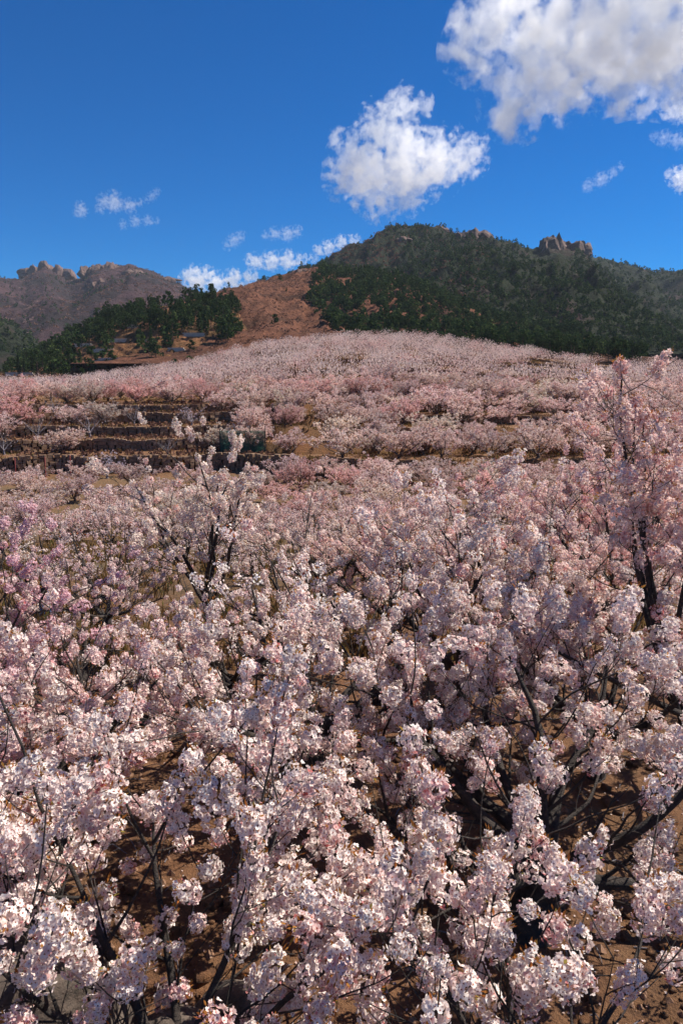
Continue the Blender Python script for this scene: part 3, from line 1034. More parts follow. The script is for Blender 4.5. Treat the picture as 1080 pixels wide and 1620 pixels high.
def plant_orchard():
    rng = np.random.default_rng(78)
    pts = orchard()
    vis = [p for p in pts if p[5]]
    vis.sort(key=lambda p: p[1])
    LOG.append(('orchard trees', len(pts), 'in frame', len(vis)))
    ind, rest = vis[:300], vis[300:] + [p for p in pts if not p[5] and p[1] > 60 and -260 < p[3] < 1340]
    V, Q, FM, TT, CO = [], [], [], [], []
    for X, Y, S, px, py, _ in ind:
        near = Y < 34
        tm, cm = (MIDP if near else FARP)[rng.integers(4 if near else 5)]
        # tint
        r = rng.random()
        if 84 < S < 100 and px < 330: name = 'rose pink' if r < .5 else ('pale pink' if r < .85 else 'creamy white')
        else: name = 'pale pink' if r < .62 else ('greyish pink' if r < .8 else ('creamy white' if r < .92 else 'rose pink'))
        c = np.array(TINTS[name][0]) * rng.uniform(.84, 1.06) * np.array([1, rng.uniform(.97, 1.02), rng.uniform(.98, 1.03)])
        g = '%s cherry trees %s, %s' % (name, band(S), under(px))
        lab = '%s cherry tree %s, %s' % (name, band(S), under(px))
        root = bpy.data.objects.new('cherry_tree', None)
        COL.objects.link(root); root.empty_display_size = .3
        tag(root, lab, 'tree', g)
        sc = rng.uniform(.85, 1.18) * (.66 if S < 31 else (.76 if S < 42 else (.86 if S < 53 else ((.84 if X < -.1 * S else .95) if S < 62 else 1.12))))
        root.location = (X, Y, float(ground_z(X, Y)))
        root.rotation_euler = (0, 0, rng.uniform(0, 6.28))
        wd = 1.15 if S < 31 else (1.35 if S < 42 else 1.5)
        root.scale = (sc * wd, sc * wd * rng.uniform(.9, 1.1), sc * rng.uniform(.85, 1.05))
        link('trunk', tm, root); link('crown', cm, root, color=np.clip(c, 0, 1))
    # the rest, far up the slope and outside the frame
    for X, Y, S, px, py, _ in rest:
        z = float(ground_z(X, Y)); n = 350
        d = rng.normal(size=(n, 3)); d /= np.linalg.norm(d, axis=1)[:, None]; d[:, 2] = np.abs(d[:, 2])
        rr = rng.uniform(.35, 1.0, n) ** .6
        w = 2.6 * rng.uniform(.8, 1.25)
        lump = 1 + .28 * noise3(d * 1.5 + X, 5, 3)
        c = d * (rr * lump)[:, None] * np.array([w, w, 2.2 * rng.uniform(.8, 1.15)]) + np.array([X, Y, z + .75])
        c[:, 2] -= np.clip(.5 - rr, 0, 1)
        v, q = quads(c, d + rng.normal(0, .5, d.shape), rng.uniform(.09, .17, n), rng, .42, .3, d * .6 + np.array([0, 0, .7]))
        r = rng.random()
        t = (.38 if r < .6 else (.2 if r < .85 else .62)) + rng.normal(0, .05); tw_ = rng.choice([.05, .10, .18, .34])
        ti = np.clip(t + rng.normal(0, .13, n), 0, 1); fm = np.zeros(n, int)
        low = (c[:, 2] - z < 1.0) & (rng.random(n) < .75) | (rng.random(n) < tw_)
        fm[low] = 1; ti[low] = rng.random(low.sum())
        Q.append(q + sum(CO)); CO.append(len(v)); V.append(v); FM.append(fm); TT.append(ti)
    me = mesh_np('cherry_orchard', np.concatenate(V), [np.concatenate(Q)], [M['petal'], M['shrub_twigs']], np.concatenate(FM), np.concatenate(TT))
    o = link('cherry_orchard', me, color=(.97, .87, .84))
    tag(o, 'pale pink cherry orchard massed over the far upper slope', 'orchard', kind='stuff')


plant_orchard()


# ------------------------------------------------------------------ single bare and lavender trees on the stone terraces
def place_tree(protos, i, px, py_base, s, scale, label, cat_group, color=(1, 1, 1)):
    tm, cm = protos[i % len(protos)]
    Y = s
    for _ in range(4):
        X = (px - 540) / F * Y * 1.003
        Y = s + float(warp(np.array(X), np.array(s)))
    root = bpy.data.objects.new('fruit_tree', None); COL.objects.link(root)
    tag(root, label, 'tree', cat_group)
    root.location = (X, Y, float(ground_z(X, Y)))
    root.rotation_euler = (0, 0, i * 1.7); root.scale = (scale,) * 3
    link('trunk', tm, root); link('crown', cm, root, color=color)


LAV = (.80, .80, .98)
BG = 'leafless and lavender trees on the stone terraces'
place_tree(LAVP, 0, 168, 742, 60.3, 1.15, 'lavender tinted blossoming tree against the lowest stone wall', BG, LAV)
place_tree(LAVP, 1, 62, 742, 60.8, .55, 'small lavender sapling against the lowest stone wall', BG, LAV)
place_tree(LAVP, 1, 305, 690, 73.5, .95, 'lavender tinted tree at the end of the upper stone steps', BG, (.86, .84, .97))
place_tree(BAREP, 0, 62, 700, 69.5, 1.0, 'leafless grey tree with spreading twigs on the third stone terrace', BG)
place_tree(BAREP, 1, 145, 695, 70.5, 1.15, 'tall leafless grey tree in the middle of the stone terraces', BG)
place_tree(BAREP, 1, 8, 705, 66.0, .9, 'leafless grey tree at the open end of the stone terraces', BG)
place_tree(BAREP, 0, 215, 680, 74.5, .95, 'leafless grey tree just under the rose pink blossom', BG)
place_tree(BAREP, 1, 90, 680, 79.0, .9, 'leafless grey tree on the topmost stone step', BG)
place_tree(BAREP, 0, 265, 725, 63.5, .7, 'small leafless tree beside the broken wall corner', BG)


# ------------------------------------------------------------------ dry stone terrace walls
def stone_wall(k, u0, u1, label, seed):
    rng = np.random.default_rng(seed)
    r = RISERS[k]
    X0, X1 = u0 * r, u1 * r
    cs, hs_, rt = [], [], []
    x = X0
    while x < X1:
        w = rng.uniform(.2, .5)
        xc = x + w / 2
        zb = float(ground_s(np.array(r - .25), np.array(xc))); zt = float(ground_s(np.array(r + .2), np.array(xc)))
        dx = .4
        y0 = r + float(warp(np.array(xc), np.array(r))); y1 = r + float(warp(np.array(xc + dx), np.array(r)))
        rot = math.atan2(y1 - y0, dx)
        H = zt - zb + .06
        if rng.random() > .006 and H > .25:
            nc = max(2, int(round(H / .24)))
            z = zb - .12
            top = zb + H * (1.02 + .20 * float(vnoise(np.array(xc / 2.6), np.array(k * 3.7), 44)) + .07 * float(vnoise(np.array(xc / .7), np.array(k * 1.7), 45))) + .08
            hh = (top - z) / nc
            for c in range(nc):
                cs.append((xc + rng.uniform(-.1, .1), y0 - .10 + rng.uniform(-.05, .05) + c * .02, z + hh * (c + .5)))
                hs_.append((w * .5 * rng.uniform(.85, 1.02), .2, hh * .5 * rng.uniform(.86, 1.0)))
                rt.append(rot + rng.normal(0, .06))
        x += w
    v, f = boxes(np.array(cs), np.array(hs_), np.array(rt), .16, rng)
    me = mesh_np('stone_wall', v, [f], [M['wall_stone']])
    o = link('stone_wall', me)
    tag(o, label, 'wall', 'dry stone terrace walls', 'thing')


WL = [(0, -.62, -.055, 'lowest dry stone terrace wall behind the lavender tree'),
      (1, -.62, -.10, 'second dry stone terrace wall from the bottom of the steps'),
      (2, -.62, -.13, 'third dry stone terrace wall, half way up the steps'),
      (3, -.62, -.10, 'fourth dry stone terrace wall, second from the top of the steps'),
      (4, -.62, -.06, 'topmost dry stone wall of the steps under the rose pink trees'),
      (0, -.02, .10, 'short dark stone wall below the open brown bank'),
      (2, .02, .20, 'dark stone wall in the middle of the slope among pale trees'),
      (3, .09, .37, 'dark stone wall of the open bank under the long curving wall'),
      (4, .05, .62, 'long dark stone wall curving under the dense pink row'),
      (6, -.30, .40, 'broken stone wall on the second broad terrace'),
      (8, -.10, .50, 'stone wall showing between trees half way up the slope'),
      (10, .0, .50, 'dark stone wall on the upper slope facing the valley'),
      (11, .12, .5, 'upper stone wall of the bare terraces near the pine forest'),
      (13, .1, .5, 'top stone wall of the bare terraces near the pine forest'),
      (15, -.3, .45, 'last stone wall under the orchard crest')]
for i, (k, a, b, lab) in enumerate(WL):
    stone_wall(k, a, b, lab, 600 + i)


# ------------------------------------------------------------------ pines
def pine_mesh(name, seed, n, h, w, size, cypress=False, trunk=True):
    rng = np.random.default_rng(seed)
    V, Q, FM, TT, off = [], [], [], [], 0
    if cypress:
        z = rng.uniform(.04, 1, n); rad = w * np.sqrt(np.clip(np.sin(np.pi * (z * .88 + .1)), 0, 1)) * (1 - z * .35)
        a = rng.uniform(0, 6.28, n); k = rng.uniform(.75, 1.05, n)
        c = np.stack([np.cos(a) * rad * k, np.sin(a) * rad * k, z * h], 1)
        d = np.stack([np.cos(a), np.sin(a), .5 + 0 * a], 1)
    else:
        nb = 9
        bz = np.linspace(.34, .96, nb) + rng.normal(0, .03, nb); ba = rng.uniform(0, 6.28, nb)
        br = w * (1 - ((bz - .34) / .75) ** 1.4) * rng.uniform(.4, 1.0, nb)
        bc = np.stack([np.cos(ba) * br, np.sin(ba) * br, bz * h], 1)
        bs = w * (.58 - .26 * (bz - .34)) * rng.uniform(.8, 1.2, nb)
        k = rng.integers(0, nb, n)
        d = rng.normal(size=(n, 3)); d /= np.linalg.norm(d, axis=1)[:, None]
        c = bc[k] + d * bs[k][:, None] * np.array([1, 1, .62]) * rng.uniform(.6, 1.05, (n, 1))
    v, q = quads(c, d + rng.normal(0, .45, d.shape), size * rng.uniform(.7, 1.3, n), rng, .8, .35)
    V.append(v); Q.append(q); FM.append(np.zeros(n, int)); TT.append(np.clip(.45 + rng.normal(0, .25, n), 0, 1)); off = len(v)
    crown = mesh_np(name, v, [q], [M['pine_needles']], None, TT[0])
    tb = Tubes()
    tb.add([[0, 0, -.4], [.1, 0, h * .3], [0, .1, h * .62], [0, 0, h * .9]], [h * .026, h * .02, h * .013, h * .004], 6)
    return tb.mesh('trunk', M['pine_bark']), crown, v, q, TT[0]


PINES = [pine_mesh('crown', 700 + i, 300, 7.5 * s, 2.6 * s, .36) for i, s in enumerate((1, 1.1, .85, .95, 1.05))]
CYPR = [pine_mesh('crown', 720 + i, 320, 7.5, w, .27, True) for i, w in enumerate((.75, 1.05, 1.7))]


def conifer(kind, p, sc, rz, name, label, group):
    tm, cm = kind[0], kind[1]
    root = bpy.data.objects.new(name, None); COL.objects.link(root)
    root.empty_display_size = .5
    root.location = p; root.scale = (sc,) * 3; root.rotation_euler = (0, 0, rz)
    tag(root, label, 'tree', group)
    link('trunk', tm, root); link('crown', cm, root, color=(1, 1, 1))


def hill_point(h, px, t):
    j = int(np.argmin(np.abs(h['PX'][0] - px))); i = int(np.argmin(np.abs(h['T'][:, 0] - t)))
    return np.array([h['X'][i, j], h['Y'][i, j], h['Z'][i, j]])


def pine_words(x, a):
    px = 540 + F * x[0] / x[1]
    side = 'valley end' if px < 130 else ('middle part' if px < 270 else 'brown hillside end')
    lev = 'ridge line' if a > .88 else ('upper slope' if a > .62 else ('orange terraces' if a > .3 else 'foot'))
    return 'dark pine tree on the %s of the knoll, %s' % (lev, side), 'pines on the %s of the knoll, %s' % (lev, side)


def plant_conifers():
    rng = np.random.default_rng(88)
    # the knoll: pines thick along its top, thinner on its terraces
    p, px, t = sample_hill(h_knoll, 1500, rng)
    up = np.where(t > .5, .85, np.where((px > 125) & (px < 345), .20, np.where(t < .3, .10, .40)))
    k = (rng.random(len(p)) < up) & (px > 60) & (px < 385) | ((px < 60) & (px > -60) & (t > .5) & (rng.random(len(p)) < .35))
    vx, vy, _ = proj(p)
    pts = [(x, 'knoll', float(a)) for x, a in zip(p[k], t[k])]
    # the forest edge nearest the orchard
    p, px, t = sample_hill(h_brown, 3800, rng)
    edge = np.interp(px, [480, 520, 560, 640, 720, 800, 900], [.6, .25, .0, .0, .0, .0, .0])
    k = (px > 500 + 26 * vnoise(t * 6, t * 0 + 3.3, 19)) & (px < 1010) & (t > edge)
    kk = np.where(k)[0]
    kk = kk[np.argsort(p[kk, 1])]
    near, far = kk[:90], kk[90:]
    knoll = [pts[i] for i in rng.permutation(len(pts))]; pts = knoll; knoll = pts[:220]
    for x, _, a in knoll:
        conifer(PINES[rng.integers(5)], x, rng.uniform(.6, 1.0), rng.uniform(0, 6.28), 'pine_tree',
                *pine_words(x, a))
    for i in near[:80]:
        conifer(PINES[rng.integers(5)], p[i], rng.uniform(.7, 1.1), rng.uniform(0, 6.28), 'pine_tree',
                'dark green pine tree at the forest edge above the orchard', 'pines along the forest edge')
    forest = [(p[i], rng.uniform(.6, 1.0), 76) for i in np.concatenate([near[80:], far])] + [(x, rng.uniform(.7, 1.0), 100) for x, _, a in pts[220:]]
    # scattered scrub pines on the brown hill
    p, px, t = sample_hill(h_brown, 260, rng)
    k = (px > 330) & (px < 500) & ((rng.random(len(p)) < .06) | ((px > 455) & (t < .75) & (rng.random(len(p)) < .45)) | ((t > .93) & (rng.random(len(p)) < .5)))
    forest += [(x, rng.uniform(.4, .8), 150) for x in p[k]]
    # mountain forest
    for h, n, lo, hi, cnt, sz in ((h_main, 17000, 380, 1180, 25, .72), (h_right, 6500, 760, 1300, 16, 1.0), (h_far, 3600, -60, 420, 20, .9), (h_low, 1800, -80, 170, 36, .8)):
        p, px, t = sample_hill(h, n, rng)
        vx, vy, _ = proj(p)
        dens = .5 + .75 * vnoise(p[:, 0] / 60, p[:, 1] / 90, 17)
        if h is h_main:
            dens += .45
            bare = (vx > 520) & (vx < 650) & (vy < 440) & (vy > 365 + .28 * np.abs(vx - 600)) & (vx + .9 * (vy - 380) < 655)
            dens = np.where(bare, .05, dens)
            dens = np.where((np.abs(vx - 873) < 36) & (vy < 418), 0, dens)
        if h is h_right: dens += .5
        if h is h_far: dens = (dens - .30) * 1.5
        if h is h_low: dens += .2
        k = (rng.random(len(p)) < dens) & (px > lo - 60) & (px < hi)
        forest += [(x, sz * rng.uniform(.7, 1.15) * (1.0 if h is not h_main else 1.0), cnt) for x in p[k]]
    V, Q, T, n = [], [], [], 0
    for x, sc, cnt in forest:
        _, _, v, q, ti = PINES[rng.integers(5)]
        nq = len(q)
        i = rng.choice(nq, min(cnt, nq), replace=False)
        vv = v.reshape(nq, 4, 3)[i]
        ctr = vv.mean(1, keepdims=True)
        vv = ctr + (vv - ctr) * (nq / cnt) ** .42
        a = rng.uniform(0, 6.28); ca, sa = math.cos(a), math.sin(a)
        vv = vv.reshape(-1, 3)
        vv = np.stack([vv[:, 0] * ca - vv[:, 1] * sa, vv[:, 0] * sa + vv[:, 1] * ca, vv[:, 2]], 1) * sc + x - np.array([0, 0, 1.2 * sc])
        V.append(vv); Q.append(np.arange(len(vv)).reshape(-1, 4) + n); n += len(vv); T.append(np.clip(ti[i] + rng.normal(0, .15), 0, 1))
    me = mesh_np('pine_forest', np.concatenate(V), [np.concatenate(Q)], [M['pine_needles']], None, np.concatenate(T))
    o = link('pine_forest', me)
    tag(o, 'dark pine forest covering the mountain slopes', 'forest', kind='stuff')
    LOG.append(('forest trees', len(forest), 'tris', n // 2))
    # leafless scrub on bare ground
    V, n, TT = [], 0, []
    P = []
    for h, cnt, lo, hi, sz in ((h_main, 5000, 380, 760, 1.5), (h_brown, 6500, 300, 520, .55), (h_far, 5500, -60, 420, 2.0), (h_knoll, 700, -60, 400, .7)):
        p, px, t = sample_hill(h, cnt, rng)
        k = (px > lo) & (px < hi)
        P.append((p[k], sz))
    p, px, t = sample_hill(h_main, 9000, rng)
    vx, vy, _ = proj(p)
    k = (vx > 525) & (vx < 650) & (vy < 440) & (vy > 365 + .28 * np.abs(vx - 600)) & (vx + .9 * (vy - 380) < 655)
    P.append((p[k], 1.2))
    n_ = 900
    s_ = 60 + 27 * rng.random(n_); x_ = rng.uniform(-.52, -.09, n_) * s_; y_ = s_ + warp(x_, s_)
    P.append((np.stack([x_, y_, ground_z(x_, y_)], 1), .26))
    for p, sz in P:
        m = 7
        c = np.repeat(p, m, 0) + rng.normal(0, sz * .7, (len(p) * m, 3)) * np.array([1, 1, .5]) + np.array([0, 0, sz * .5])
        v, q = quads(c, rng.normal(size=c.shape), sz * rng.uniform(.35, .8, len(c)), rng, .8, .3)
        V.append(v); TT.append(np.clip(np.repeat(rng.random(len(p)), m) * .7 + rng.random(len(c)) * .3, 0, 1)); n += len(v)
    V = np.concatenate(V)
    me = mesh_np('undergrowth', V, [np.arange(len(V)).reshape(-1, 4)], [M['shrub_twigs']], None, np.concatenate(TT))
    tag(link('undergrowth', me), 'leafless reddish brown scrub on the bare hillsides', 'scrub', kind='stuff')
    # cypresses at the foot of the knoll
    G = 'cypresses at the foot of the knoll'
    for (cx, tt, kind, sc, lab) in [
        (38, .45, 0, 1.0, 'slim cypress at the valley end of the row below the knoll'),
        (47, .50, 0, 1.1, 'second slim cypress from the valley end of the row'),
        (62, .40, 0, 1.2, 'tall slim cypress standing apart before the bushy pair'),
        (77, .26, 2, 1.0, 'bushy dark cypress, the nearer of a thick pair'),
        (91, .24, 2, .95, 'bushy dark cypress, the rounder of a thick pair'),
        (119, .22, 1, .85, 'small cypress between the bushy pair and the grey plots'),
        (134, .24, 1, .85, 'small cypress beside the lowest grey plot'),
        (246, .42, 0, .8, 'lone cypress above the middle grey plot'),
        (323, .44, 1, 1.15, 'tall dark cypress in the cluster under the knoll crown'),
        (333, .42, 1, 1.25, 'tallest dark cypress in the cluster under the knoll crown'),
        (270, .52, 1, 1.0, 'broad cypress half way up the knoll')]:
        conifer(CYPR[kind], hill_point(h_knoll, cx, tt), sc, cx, 'cypress_tree', lab, G)


plant_conifers()


# ------------------------------------------------------------------ knoll terraces: low walls and grey plots
def block(name, px, t, w, d, hgt, m, label, cat, group, rz=0.0):
    p = hill_point(h_knoll, px, t)
    rng = np.random.default_rng(int(px))
    nx = max(2, int(w / .8))
    cs, hs_ = [], []
    for r_ in range(max(1, int(hgt / .45))):
        for i in range(nx):
            cs.append(((i + .5 + .5 * (r_ % 2)) * w / nx - w / 2, rng.uniform(-.05, .05), .2 + .45 * r_))
            hs_.append((w / nx * .5, d / 2, .225))
    v, f = boxes(np.array(cs), np.array(hs_) * .97, np.full(len(cs), 0.0), .06, rng)
    o = link(name, mesh_np(name, v, [f], [m]), loc=p)
    o.rotation_euler = (0, 0, rz)
    tag(o, label, cat, group, 'thing')


for i, (bx, bt, bw, lab) in enumerate([(203, .42, 11, 'pale grey plot wall in the middle of the knoll'), (170, .36, 8, 'grey plot wall above the small cypresses'),
                                       (238, .44, 6, 'short grey plot wall at the end of the middle plot'), (182, .24, 10, 'lowest grey plot wall beside the orchard'),
                                       (312, .44, 7, 'grey plot wall under the cypress cluster'), (40, .45, 9, 'low grey wall behind the slim cypresses'),
                                       (285, .34, 5, 'small grey plot wall at the orchard edge'), (140, .50, 6, 'grey plot wall nearest the valley'), (222, .60, 6, 'highest grey plot wall under the pines')]):
    block('plot_wall', bx, bt, bw * 1.1, .6, 1.6, M['concrete'], lab, 'wall', 'grey plot walls on the knoll', .1 * (i % 3 - 1))


# ------------------------------------------------------------------ boulder and stones
def boulder():
    me = rock_mesh('boulder', M['granite'], 4, 6, .14, 5, (1, 1, 1))
    v = np.empty(len(me.vertices) * 3); me.vertices.foreach_get('co', v); v = v.reshape(-1, 3)
    for d, lim in (((-.35, -.93, -.16), .26), ((.10, .05, 1), .80), ((.75, -.6, .2), .80)):      # split faces: steep front, flat top
        d = np.array(d) / np.linalg.norm(d)
        e = np.clip(v @ d - lim, 0, None); v = v - e[:, None] * d * .86
    v = v * (1 + .09 * noise3(v * 2.2, 8, 7, .6)[:, None])
    me.vertices.foreach_set('co', (v * np.array([1.1, .66, 1.35])).ravel())
    o = link('boulder', me, loc=(-1.95, 2.98, .02))
    o.rotation_euler = (0, 0, R(8))
    tag(o, 'large granite boulder with a shaded steep face under the low cherry branches', 'boulder')
    for i, (x, y, z, s_, lab) in enumerate([(-.78, 3.1, .25, .42, 'smaller broken stone leaning on the granite boulder'),
                                            (-.55, 3.55, .12, .30, 'loose stone on the soil beside the boulder')]):
        o = link('stone', rock_mesh('stone', M['granite'], 40 + i, 5, .25, 8, (s_, s_ * .8, s_ * .85)), loc=(x, y, z))
        tag(o, lab, 'stone')
    # stones along the grassy bank
    rng = np.random.default_rng(5)
    for i, (sx, sy, sd, lab) in enumerate([(8, 834, 21, 'pale flat stone at the open end of the bank'), (40, 832, 21.5, 'low stone on the bank above the dry grass'),
                                           (52, 829, 21.5, 'round pale stone on the bank above the dry grass'), (66, 828, 22, 'small brown stone on the bank top'),
                                           (80, 829, 22, 'orange lit stone on the bank top'), (95, 831, 22, 'whitish stone at the end of the bank top')]):
        p = at(sx, sy, sd); s_ = rng.uniform(.16, .26)
        z = float(ground_z(p[0], p[1]))
        o = link('stone', rock_mesh('stone', M['pebble'], 60 + i, 3, .25, 7, (s_ * 1.3, s_, s_ * .8)), loc=(p[0], p[1], z + .1))
        tag(o, lab, 'stone', 'stones on the grassy bank')


boulder()


def pebbles():
    rng = np.random.default_rng(9)
    n = 9000
    y = 2.2 + 10 * rng.random(n) ** 1.6; x = rng.uniform(-1, 1, n) * (1.6 + .62 * y)
    z = ground_z(x, y)
    s_ = .006 + .040 * rng.random(n) ** 5
    tet = np.array([[1, 0, -.4], [-.5, .87, -.4], [-.5, -.87, -.4], [.1, .1, .75], [.7, .55, .2], [-.8, .2, .25]], float)
    a = rng.uniform(0, 6.28, n)
    v = tet[None] * s_[:, None, None] * rng.uniform(.7, 1.3, (n, 6, 3))
    c, s2 = np.cos(a)[:, None], np.sin(a)[:, None]
    v = np.stack([v[..., 0] * c - v[..., 1] * s2 + x[:, None], v[..., 0] * s2 + v[..., 1] * c + y[:, None], v[..., 2] + z[:, None] + .003], -1)
    f = np.array([[0, 4, 3], [4, 1, 3], [1, 5, 3], [5, 2, 3], [2, 0, 3], [0, 1, 4], [1, 2, 5]])
    f = (f[None] + np.arange(n)[:, None, None] * 6).reshape(-1, 3)
    tag(link('pebbles', mesh_np('pebbles', v.reshape(-1, 3), [f], [M['pebble']])), 'loose pebbles and clods on the orange soil', 'pebbles', kind='stuff')


pebbles()


def clods():
    rng = np.random.default_rng(39)
    n = 2600
    y = 2.2 + 8 * rng.random(n) ** 1.4; x = rng.uniform(-1, 1, n) * (1.4 + .6 * y)
    keep = vnoise(x * 1.3, y * 1.3, 61) > -.2
    x, y = x[keep], y[keep]; n = len(x)
    s_ = .012 + .045 * rng.random(n) ** 3
    v, f = boxes(np.stack([x, y, ground_z(x, y) + s_ * .25], 1), np.stack([s_, s_ * .8, s_ * .55], 1), rng.uniform(0, 6.28, n), .35, rng)
    tag(link('clods', mesh_np('clods', v, [f], [M['soil']], smooth=True)), 'crumbly clods of orange soil between the trees', 'soil clods', kind='stuff')


clods()


def litter():
    rng = np.random.default_rng(29)
    n = 3200
    y = 2.4 + 8 * rng.random(n) ** 1.3; x = rng.uniform(-.75, .75, n) * (1 + y * .8)
    c = np.stack([x, y, ground_z(x, y) + .006], 1)
    v, q = quads(c, np.array([0, 0, 1.0]) + rng.normal(0, .25, (n, 3)), rng.uniform(.006, .012, n), rng, .8, .3)
    tag(link('fallen_petals', mesh_np('fallen_petals', v, [q], [M['petal']], None, rng.uniform(.1, .7, n)), color=(.8, .72, .68)),
        'fallen petals scattered on the orange soil', 'petals', kind='stuff')
    n = 900
    y = 2.4 + 9 * rng.random(n); x = rng.uniform(-.75, .75, n) * (1 + y * .8)
    tb = Tubes()
    zz = ground_z(x, y)
    for a, b, z in zip(x, y, zz):
        t = rng.uniform(0, 6.28); l = rng.uniform(.05, .22)
        d = np.array([math.cos(t), math.sin(t), 0]) * l
        p = np.array([a, b, z + .008])
        tb.add([p, p + d * .5 + np.array([0, 0, rng.uniform(0, .03)]), p + d + rng.normal(0, .012, 3)], np.array([.004, .0035, .002]) * rng.uniform(.6, 1.6), 4)
    tag(link('fallen_twigs', tb.mesh('fallen_twigs', M['grey_bark'])), 'dry grey twigs lying on the orange soil', 'twigs', kind='stuff')


litter()


def grass():
    rng = np.random.default_rng(19)

    def blades(x, y, h, w):
        n = len(x)
        z = ground_z(x, y)
        a = rng.uniform(0, 6.28, n); ln = rng.uniform(.1, .7, n) * h
        b = np.stack([x, y, z - .02], 1)
        t = b + np.stack([np.cos(a) * ln, np.sin(a) * ln, h], 1)
        m = (b + t) / 2 + np.stack([0 * h, 0 * h, h * .15], 1)
        s_ = np.stack([-np.sin(a), np.cos(a), 0 * a], 1) * w[:, None]
        return np.stack([b - s_, b + s_, m + s_ * .7, t], 1).reshape(-1, 3)
    V = []
    # tufts in the dry grass between 9 and 40 m
    n = 1900
    y = 9.5 + 34 * rng.random(n) ** 1.3; x = rng.uniform(-.7, .7, n) * y
    m = 17
    X = np.repeat(x, m) + rng.normal(0, .14, n * m); Yy = np.repeat(y, m) + rng.normal(0, .14, n * m)
    V.append(blades(X, Yy, rng.uniform(.10, .34, n * m), .008 + .0006 * Yy))
    # sparse weeds in the soil close by
    n = 130
    y = rng.uniform(3, 9.5, n); x = rng.uniform(-.7, .7, n) * y
    X = np.repeat(x, 16) + rng.normal(0, .05, n * 16); Yy = np.repeat(y, 16) + rng.normal(0, .05, n * 16)
    V.append(blades(X, Yy, rng.uniform(.03, .12, n * 16), np.full(n * 16, .004)))
    # brown grass tufts on the terraces
    n = 6000
    s_ = 62 + 140 * rng.random(n); x = rng.uniform(-.6, .6, n) * s_; y = s_ + warp(x, s_)
    X = np.repeat(x, 5) + rng.normal(0, .3, n * 5); Yy = np.repeat(y, 5) + rng.normal(0, .3, n * 5)
    V.append(blades(X, Yy, rng.uniform(.10, .30, n * 5), np.full(n * 5, .07)))
    # grass hanging over the wall tops and along their feet
    for r in RISERS:
        n = int(6.5 * r)
        x = rng.uniform(-.6, .6, n) * r; s_ = r + np.where(rng.random(n) < .6, rng.uniform(.05, .5, n), rng.uniform(-.7, -.3, n)); y = s_ + warp(x, s_)
        keep = vnoise(x / 1.9, np.full(n, r * .37), 71) > -.25
        x, y = x[keep], y[keep]; n = len(x)
        X = np.repeat(x, 5) + rng.normal(0, .16, n * 5); Yy = np.repeat(y, 5) + rng.normal(0, .10, n * 5)
        V.append(blades(X, Yy, rng.uniform(.12, .42, n * 5), np.full(n * 5, .045)))
    V = np.concatenate(V)
    nq = len(V) // 4
    tag(link('grass', mesh_np('grass', V, [np.arange(len(V)).reshape(-1, 4)], [M['dry_grass']], None, np.clip(rng.normal(.45, .28, nq), 0, 1))),
        'dry straw coloured grass with some green on banks and terraces', 'grass', kind='stuff')


grass()


# ------------------------------------------------------------------ small things on the terraces
def post(px, s, h, label):
    X = (px - 540) / F * s
    Y = s + float(warp(np.array(X), np.array(s)))
    tb = Tubes()
    tb.add([[0, 0, -.2], [0, 0, h * .5], [.02, 0, h], [.02, 0, h + .015]], [.035, .035, .033, .02], 8)
    o = link('fence_post', tb.mesh('fence_post', M['red_paint']), loc=(X, Y, float(ground_z(X, Y))))
    tag(o, label, 'post', 'thin red posts before the lowest wall')


for px, lab in ((27, 'thin red post at the open end before the lowest wall'), (65, 'thin red post beside the lavender sapling'), (101, 'thin red post nearest the lavender tree')):
    post(px, 60.9, 1.75, lab)


def net_fence():
    s = 64.4
    x0, x1 = (342 - 540) / F * s, (416 - 540) / F * s
    Y = s + float(warp(np.array((x0 + x1) / 2), np.array(s)))
    z = float(ground_z((x0 + x1) / 2, Y))
    root = bpy.data.objects.new('net_fence', None); COL.objects.link(root)
    root.location = ((x0 + x1) / 2, Y, z)
    tag(root, 'dark green netting fence strung between posts at the end of the stone steps', 'fence')
    w = (x1 - x0) / 2
    for i in range(4):
        tb = Tubes(); x = -w + 2 * w * i / 3
        tb.add([[x, 0, -.3], [x, 0, 1.2], [x, 0, 2.3]], [.04, .04, .035], 6)
        link('post', tb.mesh('post', M['bark']), root)
    tb = Tubes()
    for i in range(61):
        x = -w + 2 * w * i / 60
        zz = np.linspace(0, 1.9, 5)
        tb.add(np.stack([np.full(5, x) + .02 * np.sin(zz * 3 + i), .05 * np.sin(zz * 2 + i * .3), zz], 1), np.full(5, .018), 3)
    for j in range(28):
        xx = np.linspace(-w, w, 13)
        tb.add(np.stack([xx, .05 * np.sin(xx * 2 + j), .03 + j * .068 + .03 * np.sin(xx * 1.5)], 1), np.full(13, .018), 3)
    link('net', tb.mesh('net', M['green_net']), root)


net_fence()


def tarp(px, s, w, label, seed):
    X = (px - 540) / F * s; Y = s + float(warp(np.array(X), np.array(s)))
    g = np.linspace(-1, 1, 14); gx, gy = np.meshgrid(g, g, indexing='ij')
    z = .28 * (1 - np.maximum(np.abs(gx), np.abs(gy)) ** 2) + .10 * fbm(gx * 2.2 + seed, gy * 2.2, seed, 3)
    v = np.stack([gx * w, gy * w * .6, z], -1).reshape(-1, 3)
    i = np.arange(13)[:, None] * 14; j = np.arange(13)[None]
    f = np.stack([i + j, i + j + 1, i + 15 + j, i + 14 + j], -1).reshape(-1, 4)
    o = link('tarpaulin', mesh_np('tarpaulin', v, [f], [M['blue_tarp']]), loc=(X, Y, float(ground_z(X, Y)) + .03))
    md = o.modifiers.new('thickness', 'SOLIDIFY'); md.thickness = .02
    tag(o, label, 'tarpaulin')


